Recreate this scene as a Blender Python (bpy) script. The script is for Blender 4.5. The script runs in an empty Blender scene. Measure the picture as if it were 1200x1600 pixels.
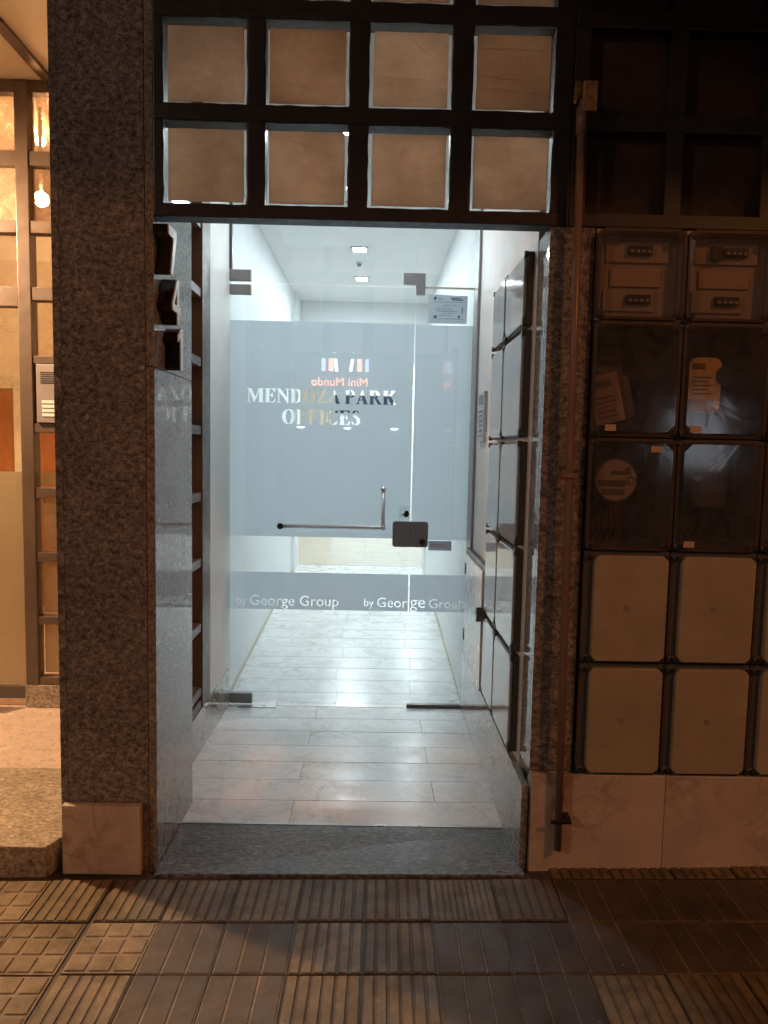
import bpy, bmesh, math, random
from mathutils import Vector, Matrix
from mathutils.geometry import interpolate_bezier
random.seed(7)
SC = bpy.context.scene
COL = SC.collection

# ------------------------------------------------------------------ camera
FPX = 1110.0                      # focal length in pixels of a 1200 x 1600 frame
CAM = Vector((0.0, -2.2859, 1.37))
cam_d = bpy.data.cameras.new('camera')
cam = bpy.data.objects.new('camera', cam_d)
COL.objects.link(cam)
cam_d.sensor_fit = 'VERTICAL'
cam_d.sensor_height = 36.0
cam_d.lens = 36.0 * FPX / 1600.0
cam_d.clip_start = 0.05
cam_d.clip_end = 300.0
# world axes seen in camera axes (x right, y down, z forward)
WX = Vector((0.99970827, 0.01949431, 0.0142598))
WY = Vector((-0.01256664, -0.08437599, 0.99635474))
WZ = Vector((0.02062643, -0.99624328, -0.08410639))
right = Vector((WX[0], WY[0], WZ[0]))
down = Vector((WX[1], WY[1], WZ[1]))
fwd = Vector((WX[2], WY[2], WZ[2]))
m3 = Matrix((right, -down, -fwd)).transposed()
cam.matrix_world = Matrix.Translation(CAM) @ m3.to_4x4()
SC.camera = cam

# ------------------------------------------------------------------ world: night sky
world = bpy.data.worlds.new('World')
SC.world = world
world.use_nodes = True
wn = world.node_tree
bg = wn.nodes['Background']
sky = wn.nodes.new('ShaderNodeTexSky')
sky.sky_type = 'NISHITA'
sky.sun_disc = False
sky.sun_elevation = math.radians(1.0)
sky.sun_rotation = math.radians(200)
wn.links.new(sky.outputs[0], bg.inputs[0])
bg.inputs[1].default_value = 0.007

# lamp levels (used by the lamps' own builders below)
HALL_L = 430.0
HALL_COL = (0.85, 0.945, 1.0)
LOBBY_L = 1300.0
LOBBY_COL = (1.0, 0.61, 0.32)
SODIUM_W = 470.0
SODIUM_COL = (1.0, 0.34, 0.08)
AVENUE_W = 720.0
AVENUE_COL = (1.0, 0.66, 0.45)

vs = SC.view_settings
SC.display_settings.display_device = 'sRGB'
vs.view_transform = 'Standard'
vs.look = 'None'
vs.exposure = 0.28
vs.gamma = 1.0
vs.use_curve_mapping = False
cy = SC.cycles
cy.use_denoising = True
try:
    cy.denoiser = 'OPENIMAGEDENOISE'
except Exception:
    pass
cy.max_bounces = 10
cy.diffuse_bounces = 6
cy.glossy_bounces = 5
cy.transmission_bounces = 8
cy.transparent_max_bounces = 24
cy.sample_clamp_indirect = 4.0
cy.caustics_reflective = False
cy.caustics_refractive = False
cy.use_light_tree = True

# ------------------------------------------------------------------ materials
def newmat(name):
    m = bpy.data.materials.new(name)
    m.use_nodes = True
    nt = m.node_tree
    b = nt.nodes['Principled BSDF']
    return m, nt, b

def N(nt, t, **kw):
    n = nt.nodes.new(t)
    for k, v in kw.items():
        setattr(n, k, v)
    return n

def setin(n, **kw):
    for k, v in kw.items():
        n.inputs[k.replace('_', ' ')].default_value = v
    return n

def coords(nt, scale=(1, 1, 1), rnd=True):
    tc = N(nt, 'ShaderNodeTexCoord')
    mp = N(nt, 'ShaderNodeMapping')
    mp.inputs['Scale'].default_value = scale
    src = tc.outputs['Object']
    if rnd:
        oi = N(nt, 'ShaderNodeObjectInfo')
        mu = N(nt, 'ShaderNodeMath', operation='MULTIPLY')
        mu.inputs[1].default_value = 37.0
        nt.links.new(oi.outputs['Random'], mu.inputs[0])
        ad = N(nt, 'ShaderNodeVectorMath', operation='ADD')
        nt.links.new(src, ad.inputs[0])
        nt.links.new(mu.outputs[0], ad.inputs[1])
        src = ad.outputs[0]
    nt.links.new(src, mp.inputs['Vector'])
    return mp.outputs[0]

def noise(nt, vec, scale, detail=4, rough=0.6, dist=0.0):
    n = N(nt, 'ShaderNodeTexNoise')
    setin(n, Scale=scale, Detail=detail, Roughness=rough, Distortion=dist)
    nt.links.new(vec, n.inputs['Vector'])
    return n.outputs['Fac']

def ramp(nt, fac, stops, interp='LINEAR'):
    r = N(nt, 'ShaderNodeValToRGB')
    cr = r.color_ramp
    cr.interpolation = interp
    while len(cr.elements) < len(stops):
        cr.elements.new(0.5)
    for e, (p, c) in zip(cr.elements, stops):
        e.position = p
        e.color = (*c, 1.0)
    nt.links.new(fac, r.inputs[0])
    return r.outputs[0]

def mixc(nt, fac, a, b, mode='MIX'):
    mx = N(nt, 'ShaderNodeMix', data_type='RGBA', blend_type=mode)
    for s, v in ((mx.inputs[0], fac), (mx.inputs[6], a), (mx.inputs[7], b)):
        if isinstance(v, (int, float)):
            s.default_value = v
        elif isinstance(v, tuple):
            s.default_value = (*v, 1.0)
        else:
            nt.links.new(v, s)
    return mx.outputs[2]

def bump(nt, b, height, strength=0.2, dist=0.002):
    bp = N(nt, 'ShaderNodeBump')
    setin(bp, Strength=strength, Distance=dist)
    nt.links.new(height, bp.inputs['Height'])
    nt.links.new(bp.outputs[0], b.inputs['Normal'])

def plain(name, col, rough=0.5, metal=0.0, var=0.12, vscale=9.0, bumps=0.0, bscale=60.0, spec=0.5):
    m, nt, b = newmat(name)
    v = coords(nt)
    f = noise(nt, v, vscale, 5, 0.65)
    d = tuple(max(0, c * (1 - var)) for c in col)
    u = tuple(min(1, c * (1 + var)) for c in col)
    nt.links.new(ramp(nt, f, [(0.3, d), (0.7, u)]), b.inputs['Base Color'])
    r2 = N(nt, 'ShaderNodeMapRange')
    setin(r2, From_Min=0.3, From_Max=0.7, To_Min=rough * 0.8, To_Max=min(1, rough * 1.2))
    nt.links.new(noise(nt, v, vscale * 2.3, 3), r2.inputs[0])
    nt.links.new(r2.outputs[0], b.inputs['Roughness'])
    setin(b, Metallic=metal)
    b.inputs['Specular IOR Level'].default_value = spec
    if bumps:
        bump(nt, b, noise(nt, v, bscale, 4), bumps, 0.001)
    return m

def granite(name, dark, mid, light, fleck, scale=1.0, rough=0.10, stretch=(1, 1, 1), rnd=True, relief=0.03):
    m, nt, b = newmat(name)
    v = coords(nt, stretch, rnd)
    n1 = noise(nt, v, 62 * scale, 7, 0.8, 0.4)
    base = ramp(nt, n1, [(0.36, dark), (0.48, mid), (0.60, light), (0.72, fleck)])
    vo = N(nt, 'ShaderNodeTexVoronoi', feature='F1')
    setin(vo, Scale=210 * scale, Randomness=1.0)
    nt.links.new(v, vo.inputs['Vector'])
    sp = ramp(nt, vo.outputs['Color'], [(0.0, (0.45, 0.45, 0.45)), (0.45, (1, 1, 1)), (0.9, (1.25, 1.2, 1.15))])
    c = mixc(nt, 0.75, base, sp, 'MULTIPLY')
    big = ramp(nt, noise(nt, v, 7 * scale, 4), [(0.3, (0.78, 0.78, 0.78)), (0.7, (1.15, 1.12, 1.1))])
    c = mixc(nt, 1.0, c, big, 'MULTIPLY')
    nt.links.new(c, b.inputs['Base Color'])
    r2 = N(nt, 'ShaderNodeMapRange')
    setin(r2, From_Min=0.3, From_Max=0.7, To_Min=rough * 0.7, To_Max=rough * 1.4)
    nt.links.new(noise(nt, v, 30, 4), r2.inputs[0])
    nt.links.new(r2.outputs[0], b.inputs['Roughness'])
    if relief:
        bump(nt, b, n1, relief, 0.0006)
    return m

def marble(name, base, cloud, vein, scale=1.0, rough=0.16, vw=0.03):
    m, nt, b = newmat(name)
    v = coords(nt)
    cl = noise(nt, v, 3.0 * scale, 6, 0.6, 0.8)
    c = ramp(nt, cl, [(0.3, cloud), (0.62, base)])
    for sc_, amt in ((2.2, 0.75), (4.5, 0.45)):
        w = noise(nt, v, sc_ * scale, 8, 0.55, 1.6)
        s = N(nt, 'ShaderNodeMath', operation='SUBTRACT')
        s.inputs[1].default_value = 0.5
        nt.links.new(w, s.inputs[0])
        a = N(nt, 'ShaderNodeMath', operation='ABSOLUTE')
        nt.links.new(s.outputs[0], a.inputs[0])
        k = ramp(nt, a.outputs[0], [(0.0, (amt,) * 3), (vw, (0, 0, 0))])
        msk = ramp(nt, noise(nt, v, 1.7 * scale, 3), [(0.42, (0, 0, 0)), (0.66, (1, 1, 1))])
        kk = mixc(nt, 1.0, k, msk, 'MULTIPLY')
        c = mixc(nt, kk, c, vein)
    nt.links.new(c, b.inputs['Base Color'])
    r2 = N(nt, 'ShaderNodeMapRange')
    setin(r2, From_Min=0.3, From_Max=0.7, To_Min=rough * 0.75, To_Max=rough * 1.35)
    nt.links.new(noise(nt, v, 8, 5), r2.inputs[0])
    nt.links.new(r2.outputs[0], b.inputs['Roughness'])
    return m

def clear_glass(name, tint=(0.93, 0.97, 0.96), f0=0.045, wavy=0.0, rough=0.0, dirt=0.0, dirt_haze_col=(0.5, 0.45, 0.4), gloss=1.0):
    m = bpy.data.materials.new(name)
    m.use_nodes = True
    nt = m.node_tree
    nt.nodes.clear()
    out = N(nt, 'ShaderNodeOutputMaterial')
    g = N(nt, 'ShaderNodeNewGeometry')
    nrm = g.outputs['Normal']
    if wavy:
        v = coords(nt)
        bp = N(nt, 'ShaderNodeBump')
        setin(bp, Strength=wavy, Distance=0.01)
        nt.links.new(noise(nt, v, 7, 3, 0.5, 0.8), bp.inputs['Height'])
        nrm = bp.outputs[0]
    d = N(nt, 'ShaderNodeVectorMath', operation='DOT_PRODUCT')
    nt.links.new(nrm, d.inputs[0])
    nt.links.new(g.outputs['Incoming'], d.inputs[1])
    a = N(nt, 'ShaderNodeMath', operation='ABSOLUTE')
    nt.links.new(d.outputs['Value'], a.inputs[0])
    o = N(nt, 'ShaderNodeMath', operation='SUBTRACT')
    o.inputs[0].default_value = 1.0
    nt.links.new(a.outputs[0], o.inputs[1])
    p = N(nt, 'ShaderNodeMath', operation='POWER')
    p.inputs[1].default_value = 5.0
    nt.links.new(o.outputs[0], p.inputs[0])
    mr = N(nt, 'ShaderNodeMath', operation='MULTIPLY_ADD')
    mr.inputs[1].default_value = (1 - f0) * gloss
    mr.inputs[2].default_value = f0
    nt.links.new(p.outputs[0], mr.inputs[0])
    t = N(nt, 'ShaderNodeBsdfTransparent')
    t.inputs[0].default_value = (*tint, 1)
    gl = N(nt, 'ShaderNodeBsdfGlossy')
    gl.inputs['Roughness'].default_value = rough
    gl.inputs['Color'].default_value = (0.95, 0.97, 1, 1)
    if wavy:
        nt.links.new(nrm, gl.inputs['Normal'])
    mx = N(nt, 'ShaderNodeMixShader')
    nt.links.new(mr.outputs[0], mx.inputs[0])
    body = t.outputs[0]
    if dirt:
        df = N(nt, 'ShaderNodeBsdfDiffuse')
        df.inputs[0].default_value = (*dirt_haze_col, 1)
        tl = N(nt, 'ShaderNodeBsdfTranslucent')
        tl.inputs[0].default_value = (*dirt_haze_col, 1)
        m0 = N(nt, 'ShaderNodeMixShader')
        m0.inputs[0].default_value = 0.5
        nt.links.new(df.outputs[0], m0.inputs[1])
        nt.links.new(tl.outputs[0], m0.inputs[2])
        v2 = coords(nt)
        dm = N(nt, 'ShaderNodeMapRange')
        setin(dm, From_Min=0.35, From_Max=0.75, To_Min=dirt * 0.4, To_Max=dirt * 1.6)
        nt.links.new(noise(nt, v2, 14, 7, 0.7, 1.5), dm.inputs[0])
        m1 = N(nt, 'ShaderNodeMixShader')
        nt.links.new(dm.outputs[0], m1.inputs[0])
        nt.links.new(body, m1.inputs[1])
        nt.links.new(m0.outputs[0], m1.inputs[2])
        body = m1.outputs[0]
    nt.links.new(body, mx.inputs[1])
    nt.links.new(gl.outputs[0], mx.inputs[2])
    nt.links.new(mx.outputs[0], out.inputs[0])
    return m

def translucent(name, tcol, dcol, fac=0.7, grain=0.0, gscale=(2, 40, 2), transp=0.0):
    m = bpy.data.materials.new(name)
    m.use_nodes = True
    nt = m.node_tree
    nt.nodes.clear()
    out = N(nt, 'ShaderNodeOutputMaterial')
    t = N(nt, 'ShaderNodeBsdfTranslucent')
    d = N(nt, 'ShaderNodeBsdfDiffuse')
    t.inputs[0].default_value = (*tcol, 1)
    d.inputs[0].default_value = (*dcol, 1)
    if grain:
        v = coords(nt, gscale)
        f = noise(nt, v, 6, 6, 0.7, 0.4)
        v2 = coords(nt)
        f2 = noise(nt, v2, 5, 3, 0.5)
        c = ramp(nt, f, [(0.25, tuple(x * (1 - grain) for x in tcol)), (0.75, tuple(min(1, x * (1 + grain)) for x in tcol))])
        c = mixc(nt, 0.8, c, ramp(nt, f2, [(0.3, (0.75, 0.72, 0.7)), (0.7, (1.12, 1.15, 1.2))]), 'MULTIPLY')
        oi = N(nt, 'ShaderNodeObjectInfo')
        c = mixc(nt, 1.0, c, ramp(nt, oi.outputs['Random'], [(0.0, (0.80, 0.74, 0.68)), (0.5, (0.95, 0.95, 0.95)), (1.0, (1.0, 1.03, 1.06))]), 'MULTIPLY')
        nt.links.new(c, t.inputs[0])
    mx = N(nt, 'ShaderNodeMixShader')
    mx.inputs[0].default_value = fac
    nt.links.new(d.outputs[0], mx.inputs[1])
    nt.links.new(t.outputs[0], mx.inputs[2])
    res = mx.outputs[0]
    if transp:
        tr = N(nt, 'ShaderNodeBsdfTransparent')
        m2 = N(nt, 'ShaderNodeMixShader')
        m2.inputs[0].default_value = transp
        nt.links.new(res, m2.inputs[1])
        nt.links.new(tr.outputs[0], m2.inputs[2])
        res = m2.outputs[0]
    nt.links.new(res, out.inputs[0])
    return m

def emit(name, col, strength):
    m = bpy.data.materials.new(name)
    m.use_nodes = True
    nt = m.node_tree
    nt.nodes.clear()
    out = N(nt, 'ShaderNodeOutputMaterial')
    e = N(nt, 'ShaderNodeEmission')
    e.inputs[0].default_value = (*col, 1)
    e.inputs[1].default_value = strength
    nt.links.new(e.outputs[0], out.inputs[0])
    return m

def wood(name, a, b_, rough=0.35):
    m, nt, b = newmat(name)
    v = coords(nt, (14, 14, 1.2))
    f = noise(nt, v, 3, 8, 0.65, 1.2)
    nt.links.new(ramp(nt, f, [(0.3, a), (0.7, b_)]), b.inputs['Base Color'])
    b.inputs['Roughness'].default_value = rough
    return m

def tilemat(name, a, b_, dirt):
    m, nt, b = newmat(name)
    v = coords(nt)
    oi = N(nt, 'ShaderNodeObjectInfo')
    c = ramp(nt, oi.outputs['Random'], [(0.0, a), (1.0, b_)])
    st = ramp(nt, noise(nt, v, 16, 8, 0.72, 0.6), [(0.32, dirt), (0.56, (1, 1, 1)), (0.8, (1.25, 1.22, 1.15))])
    c = mixc(nt, 0.85, c, st, 'MULTIPLY')
    sp = ramp(nt, noise(nt, v, 260, 3, 0.8), [(0.35, (0.7, 0.7, 0.7)), (0.65, (1.15, 1.15, 1.15))])
    c = mixc(nt, 0.6, c, sp, 'MULTIPLY')
    nt.links.new(c, b.inputs['Base Color'])
    r2 = N(nt, 'ShaderNodeMapRange')
    setin(r2, From_Min=0.3, From_Max=0.7, To_Min=0.38, To_Max=0.75)
    nt.links.new(noise(nt, v, 12, 5), r2.inputs[0])
    nt.links.new(r2.outputs[0], b.inputs['Roughness'])
    lo = ramp(nt, noise(nt, v, 5.5, 4, 0.6), [(0.34, (0.62, 0.60, 0.58)), (0.62, (1.1, 1.1, 1.1))])
    c = mixc(nt, 1.0, c, lo, 'MULTIPLY')
    nt.links.new(c, b.inputs['Base Color'])
    bump(nt, b, noise(nt, v, 110, 8, 0.8), 0.7, 0.0022)
    return m

MT = {}
MT['granite'] = granite('polished brown granite', (0.06, 0.053, 0.05), (0.19, 0.168, 0.157), (0.36, 0.325, 0.305), (0.52, 0.48, 0.45), 0.78, 0.09, (1, 1, 1.25))
MT['granite_fine'] = granite('polished grey granite', (0.09, 0.078, 0.07), (0.25, 0.225, 0.20), (0.40, 0.36, 0.325), (0.54, 0.50, 0.46), 1.15, 0.022, relief=0.0)
MT['granite_slab'] = granite('honed grey granite', (0.022, 0.021, 0.022), (0.11, 0.106, 0.106), (0.29, 0.28, 0.275), (0.50, 0.48, 0.47), 0.85, 0.34, (0.8, 2.2, 1))
MT['granite_step'] = granite('grey step granite', (0.10, 0.08, 0.06), (0.32, 0.27, 0.21), (0.52, 0.45, 0.36), (0.66, 0.58, 0.48), 0.8, 0.35, (1.0, 1.8, 1))
MT['terrazzo'] = granite('fine terrazzo', (0.35, 0.27, 0.22), (0.56, 0.46, 0.39), (0.64, 0.54, 0.46), (0.72, 0.62, 0.54), 2.6, 0.3)
MT['marble_white'] = marble('white marble plank', (0.79, 0.78, 0.765), (0.73, 0.72, 0.71), (0.44, 0.43, 0.42), 1.3, 0.27)
MT['marble_beige'] = marble('smooth beige stone', (0.62, 0.56, 0.48), (0.58, 0.525, 0.45), (0.52, 0.47, 0.40), 0.8, 0.2)
MT['marble_pink'] = marble('beige marble', (0.64, 0.53, 0.45), (0.52, 0.42, 0.35), (0.26, 0.16, 0.12), 1.2, 0.22, 0.045)
MT['marble_wall'] = marble('cream wall marble', (0.66, 0.56, 0.42), (0.56, 0.46, 0.33), (0.40, 0.31, 0.2), 1.0, 0.3)
MT['grout'] = plain('grey grout', (0.22, 0.21, 0.20), 0.8)
MT['white'] = plain('white wall paint', (0.82, 0.83, 0.83), 0.55, var=0.02, vscale=2.5, bumps=0.05, bscale=160)
MT['wall_grey'] = plain('off-white wall paint', (0.74, 0.72, 0.69), 0.55, var=0.05, vscale=3, bumps=0.06, bscale=120)
MT['skirt'] = plain('cream skirting', (0.55, 0.50, 0.42), 0.5, var=0.08)
MT['steel_black'] = plain('black painted steel', (0.022, 0.019, 0.018), 0.42, var=0.35, vscale=14, bumps=0.15, bscale=40)
MT['steel_brown'] = plain('brown painted steel', (0.105, 0.074, 0.055), 0.42, var=0.18, vscale=10, bumps=0.08, bscale=60)
MT['bronze'] = plain('bronze anodised aluminium', (0.115, 0.10, 0.088), 0.38, metal=0.6, var=0.1)
MT['fitting'] = plain('dark grey patch fitting', (0.26, 0.25, 0.24), 0.45, metal=0.2, var=0.1)
MT['fitting_lock'] = plain('dark grey lock case', (0.24, 0.23, 0.24), 0.42, metal=0.1, var=0.06)
MT['chrome'] = plain('satin stainless steel', (0.80, 0.81, 0.82), 0.36, metal=0.7, var=0.03)
MT['alu'] = plain('satin aluminium', (0.55, 0.54, 0.53), 0.32, metal=0.9, var=0.08)
MT['black'] = plain('black plastic', (0.012, 0.012, 0.012), 0.4)
MT['black_gloss'] = plain('black gloss enamel', (0.02, 0.014, 0.011), 0.16, var=0.3)
MT['white_gloss'] = plain('white gloss face', (0.80, 0.81, 0.80), 0.25, var=0.03)
MT['beige'] = plain('beige moulded plastic', (0.40, 0.325, 0.225), 0.40, var=0.13, vscale=7, bumps=0.05)
MT['beige_side'] = plain('pale glossy plastic', (0.40, 0.41, 0.41), 0.05, var=0.04, vscale=6, bumps=0.03, bscale=12, spec=0.8)
MT['box_grey'] = plain('grey box plastic', (0.07, 0.064, 0.06), 0.45, var=0.12)
MT['flange'] = plain('grey lid flange', (0.080, 0.072, 0.066), 0.5, var=0.1)
MT['beige_mark'] = plain('worn moulding mark', (0.30, 0.24, 0.165), 0.6, var=0.2)
MT['box_dark'] = plain('dark box interior', (0.11, 0.10, 0.105), 0.6, var=0.3)
MT['panel'] = plain('breaker panel plastic', (0.38, 0.32, 0.27), 0.45, var=0.08)
MT['sticker'] = plain('paper sticker', (0.52, 0.38, 0.26), 0.7, var=0.15, vscale=30)
MT['meter_face'] = plain('meter face plate', (0.42, 0.35, 0.28), 0.5, var=0.1)
MT['orange_glint'] = plain('meter cover with painted orange glint', (0.85, 0.42, 0.08), 0.25, metal=0.35, var=0.3, vscale=14, bumps=0.4, bscale=25)  # orange glint of the street light is painted into this colour
MT['meter_print'] = plain('meter print', (0.16, 0.12, 0.10), 0.6)
MT['ink'] = plain('printer ink', (0.10, 0.11, 0.13), 0.8)
MT['notice'] = translucent('notice paper', (0.62, 0.66, 0.69), (0.6, 0.62, 0.64), 0.85)
MT['notice_small'] = translucent('small notice card', (0.50, 0.50, 0.54), (0.5, 0.5, 0.52), 0.85)
MT['post_grey'] = plain('grey anodised post', (0.34, 0.33, 0.32), 0.42, metal=0.3, var=0.06)
MT['red_ink'] = plain('red ink', (0.55, 0.16, 0.12), 0.6)
MT['pipe'] = plain('brown painted pipe', (0.22, 0.135, 0.10), 0.38, var=0.12)
MT['rust'] = plain('weathered brass box', (0.42, 0.24, 0.12), 0.45, metal=0.4, var=0.45, vscale=45, bumps=0.6, bscale=90)
MT['foil'] = plain('crumpled foil tape', (0.95, 0.62, 0.30), 0.14, metal=1.0, var=0.1, bumps=1.0, bscale=70)
MT['glass'] = clear_glass('door glass', (0.95, 0.985, 0.985), 0.042)
MT['pane_dirty'] = clear_glass('dusty pane glass', (0.93, 0.92, 0.9), 0.05, dirt=0.05, wavy=0.03)
MT['pane_scratch'] = clear_glass('scratched acrylic pane', (0.78, 0.68, 0.58), 0.06, dirt=0.62, dirt_haze_col=(0.52, 0.42, 0.34), wavy=0.4, rough=0.08)
MT['cover'] = clear_glass('smoky polycarbonate cover', (0.80, 0.75, 0.72), 0.05, wavy=0.10, rough=0.10, dirt=0.20, dirt_haze_col=(0.36, 0.34, 0.36), gloss=0.7)  # grey diffuse layer paints in the haze reflected on the covers
MT['film'] = translucent('frosted glass film', (0.735, 0.76, 0.785), (0.55, 0.58, 0.60), 0.90)
MT['film_lobby'] = translucent('frosted lobby film', (0.80, 0.70, 0.56), (0.62, 0.54, 0.44), 0.65)
MT['board'] = translucent('brown kraft board', (0.84, 0.60, 0.44), (0.32, 0.21, 0.15), 0.95, 0.10, (3, 3, 6))
MT['board_dark'] = plain('dark brown board', (0.035, 0.016, 0.010), 0.7, var=0.3)
MT['wood'] = wood('varnished brown wood', (0.23, 0.075, 0.02), (0.36, 0.13, 0.035), 0.3)
MT['wood_light'] = wood('pale oak veneer', (0.50, 0.41, 0.30), (0.58, 0.49, 0.37), 0.4)
MT['lobby_paint'] = plain('cream lobby paint', (0.72, 0.64, 0.52), 0.6, var=0.03, vscale=2)
MT['screen'] = plain('dark blue glass screen', (0.012, 0.022, 0.05), 0.2, var=0.2)
MT['tile_ochre'] = tilemat('ochre cement tile', (0.16, 0.113, 0.058), (0.235, 0.172, 0.092), (0.40, 0.36, 0.33))
MT['tile_grey'] = tilemat('dark grey brown cement tile', (0.068, 0.048, 0.032), (0.105, 0.076, 0.050), (0.6, 0.57, 0.55))
MT['tile_nine'] = tilemat('yellow brown cement tile', (0.185, 0.135, 0.078), (0.245, 0.178, 0.10), (0.5, 0.45, 0.4))
MT['groove_dark'] = tilemat('groove dirt', (0.085, 0.06, 0.038), (0.12, 0.086, 0.055), (0.5, 0.5, 0.5))
MT['groove_light'] = tilemat('sandy groove', (0.20, 0.145, 0.10), (0.27, 0.20, 0.13), (0.5, 0.5, 0.5))
MT['mortar'] = tilemat('dirty mortar', (0.10, 0.076, 0.055), (0.10, 0.076, 0.055), (0.4, 0.4, 0.4))
MT['asphalt'] = plain('asphalt', (0.05, 0.05, 0.052), 0.85, var=0.25, vscale=40, bumps=0.6, bscale=200)
MT['concrete'] = plain('kerb concrete', (0.28, 0.27, 0.25), 0.85, var=0.15, bumps=0.3)
MT['render'] = plain('painted street render', (0.26, 0.23, 0.20), 0.85, var=0.1, vscale=2, bumps=0.15, bscale=90)
MT['sign_orange'] = emit('lit orange letters', (1.0, 0.30, 0.15), 13.0)
MT['sign_white'] = emit('lit white bars', (0.95, 0.97, 1.0), 14.0)
MT['sign_violet'] = emit('lit violet bars', (0.5, 0.5, 1.0), 8.0)
MT['shopwin'] = emit('lit shop window', (0.86, 0.92, 1.0), 2.2)
MT['shopdown'] = emit('shop downlight', (0.95, 0.97, 1.0), 12.0)
MT['pole'] = plain('galvanised pole', (0.25, 0.25, 0.24), 0.5, metal=0.5)
MT['gilt'] = plain('grey intercom plate', (0.34, 0.31, 0.31), 0.4, metal=0.3, var=0.05)
MT['shutter'] = plain('dark shop front', (0.05, 0.05, 0.055), 0.6)

# ------------------------------------------------------------------ helpers
WORLD_LOC = {}

def link(o, parent=None):
    COL.objects.link(o)
    if parent is not None:
        o.parent = parent
    return o

def tag(o, label=None, cat=None, group=None, kind=None):
    if label: o['label'] = label
    if cat: o['category'] = cat
    if group: o['group'] = group
    if kind: o['kind'] = kind
    return o

def thing(name, label, cat, loc, group=None):
    o = bpy.data.objects.new(name, None)
    o.empty_display_size = 0.1
    o.location = loc
    link(o)
    WORLD_LOC[o.name] = Vector(loc)
    return tag(o, label, cat, group)

def wl(p):
    return WORLD_LOC.get(p.name, Vector((0, 0, 0))) if p is not None else Vector((0, 0, 0))

def obj(name, me, mat, parent=None, loc=(0, 0, 0)):
    """mesh data in coordinates relative to loc (world); parents are unrotated"""
    me.materials.clear()
    me.materials.append(MT[mat] if isinstance(mat, str) else mat)
    o = bpy.data.objects.new(name, me)
    o.location = Vector(loc) - wl(parent)
    link(o, parent)
    WORLD_LOC[o.name] = Vector(loc)
    return o

def mesh_from(bm, smooth=False):
    bmesh.ops.recalc_face_normals(bm, faces=bm.faces)
    me = bpy.data.meshes.new('m')
    bm.to_mesh(me)
    bm.free()
    if smooth:
        for p in me.polygons:
            p.use_smooth = True
    return me

def bm_box(bm, x0, x1, y0, y1, z0, z1):
    r = bmesh.ops.create_cube(bm, size=1.0)
    for v in r['verts']:
        v.co = Vector(((x0 + x1) / 2 + v.co.x * (x1 - x0), (y0 + y1) / 2 + v.co.y * (y1 - y0), (z0 + z1) / 2 + v.co.z * (z1 - z0)))
    return r['verts']

def box(name, x0, x1, y0, y1, z0, z1, mat, parent=None, bev=0.0):
    c = Vector(((x0 + x1) / 2, (y0 + y1) / 2, (z0 + z1) / 2))
    bm = bmesh.new()
    bm_box(bm, x0 - c.x, x1 - c.x, y0 - c.y, y1 - c.y, z0 - c.z, z1 - c.z)
    if bev:
        bmesh.ops.bevel(bm, geom=list(bm.edges), offset=bev, segments=2, affect='EDGES', profile=0.6)
    return obj(name, mesh_from(bm), mat, parent, c)

def boxes(name, lst, mat, parent=None, bev=0.0):
    c = Vector((sum((b[0] + b[1]) / 2 for b in lst) / len(lst), sum((b[2] + b[3]) / 2 for b in lst) / len(lst), sum((b[4] + b[5]) / 2 for b in lst) / len(lst)))
    bm = bmesh.new()
    for b in lst:
        bm_box(bm, b[0] - c.x, b[1] - c.x, b[2] - c.y, b[3] - c.y, b[4] - c.z, b[5] - c.z)
    if bev:
        bmesh.ops.bevel(bm, geom=list(bm.edges), offset=bev, segments=1, affect='EDGES')
    return obj(name, mesh_from(bm), mat, parent, c)

def hexa(name, p8, mat, parent=None, bev=0.0):
    """8 points: bottom ring 4, top ring 4"""
    c = sum((Vector(p) for p in p8), Vector()) / 8
    bm = bmesh.new()
    v = [bm.verts.new(Vector(p) - c) for p in p8]
    for f in ((0, 1, 2, 3), (4, 5, 6, 7), (0, 1, 5, 4), (1, 2, 6, 5), (2, 3, 7, 6), (3, 0, 4, 7)):
        bm.faces.new([v[i] for i in f])
    if bev:
        bmesh.ops.bevel(bm, geom=list(bm.edges), offset=bev, segments=1, affect='EDGES')
    return obj(name, mesh_from(bm), mat, parent, c)

def bm_prism(bm, pts, a, b, axis):
    """extrude a 2-D outline from a to b along axis; pts are the two other coordinates in order"""
    def P(u, w, t):
        return {'x': (t, u, w), 'y': (u, t, w), 'z': (u, w, t)}[axis]
    lo = [bm.verts.new(P(u, w, a)) for u, w in pts]
    hi = [bm.verts.new(P(u, w, b)) for u, w in pts]
    n = len(pts)
    bm.faces.new(lo)
    bm.faces.new(hi)
    for i in range(n):
        bm.faces.new((lo[i], lo[(i + 1) % n], hi[(i + 1) % n], hi[i]))

def prism(name, pts, a, b, axis, mat, parent=None, bev=0.0):
    u = sum(p[0] for p in pts) / len(pts)
    w = sum(p[1] for p in pts) / len(pts)
    t = (a + b) / 2
    c = {'x': (t, u, w), 'y': (u, t, w), 'z': (u, w, t)}[axis]
    bm = bmesh.new()
    bm_prism(bm, [(p[0] - u, p[1] - w) for p in pts], a - t, b - t, axis)
    if bev:
        bmesh.ops.bevel(bm, geom=list(bm.edges), offset=bev, segments=1, affect='EDGES')
    return obj(name, mesh_from(bm), mat, parent, c)

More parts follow.
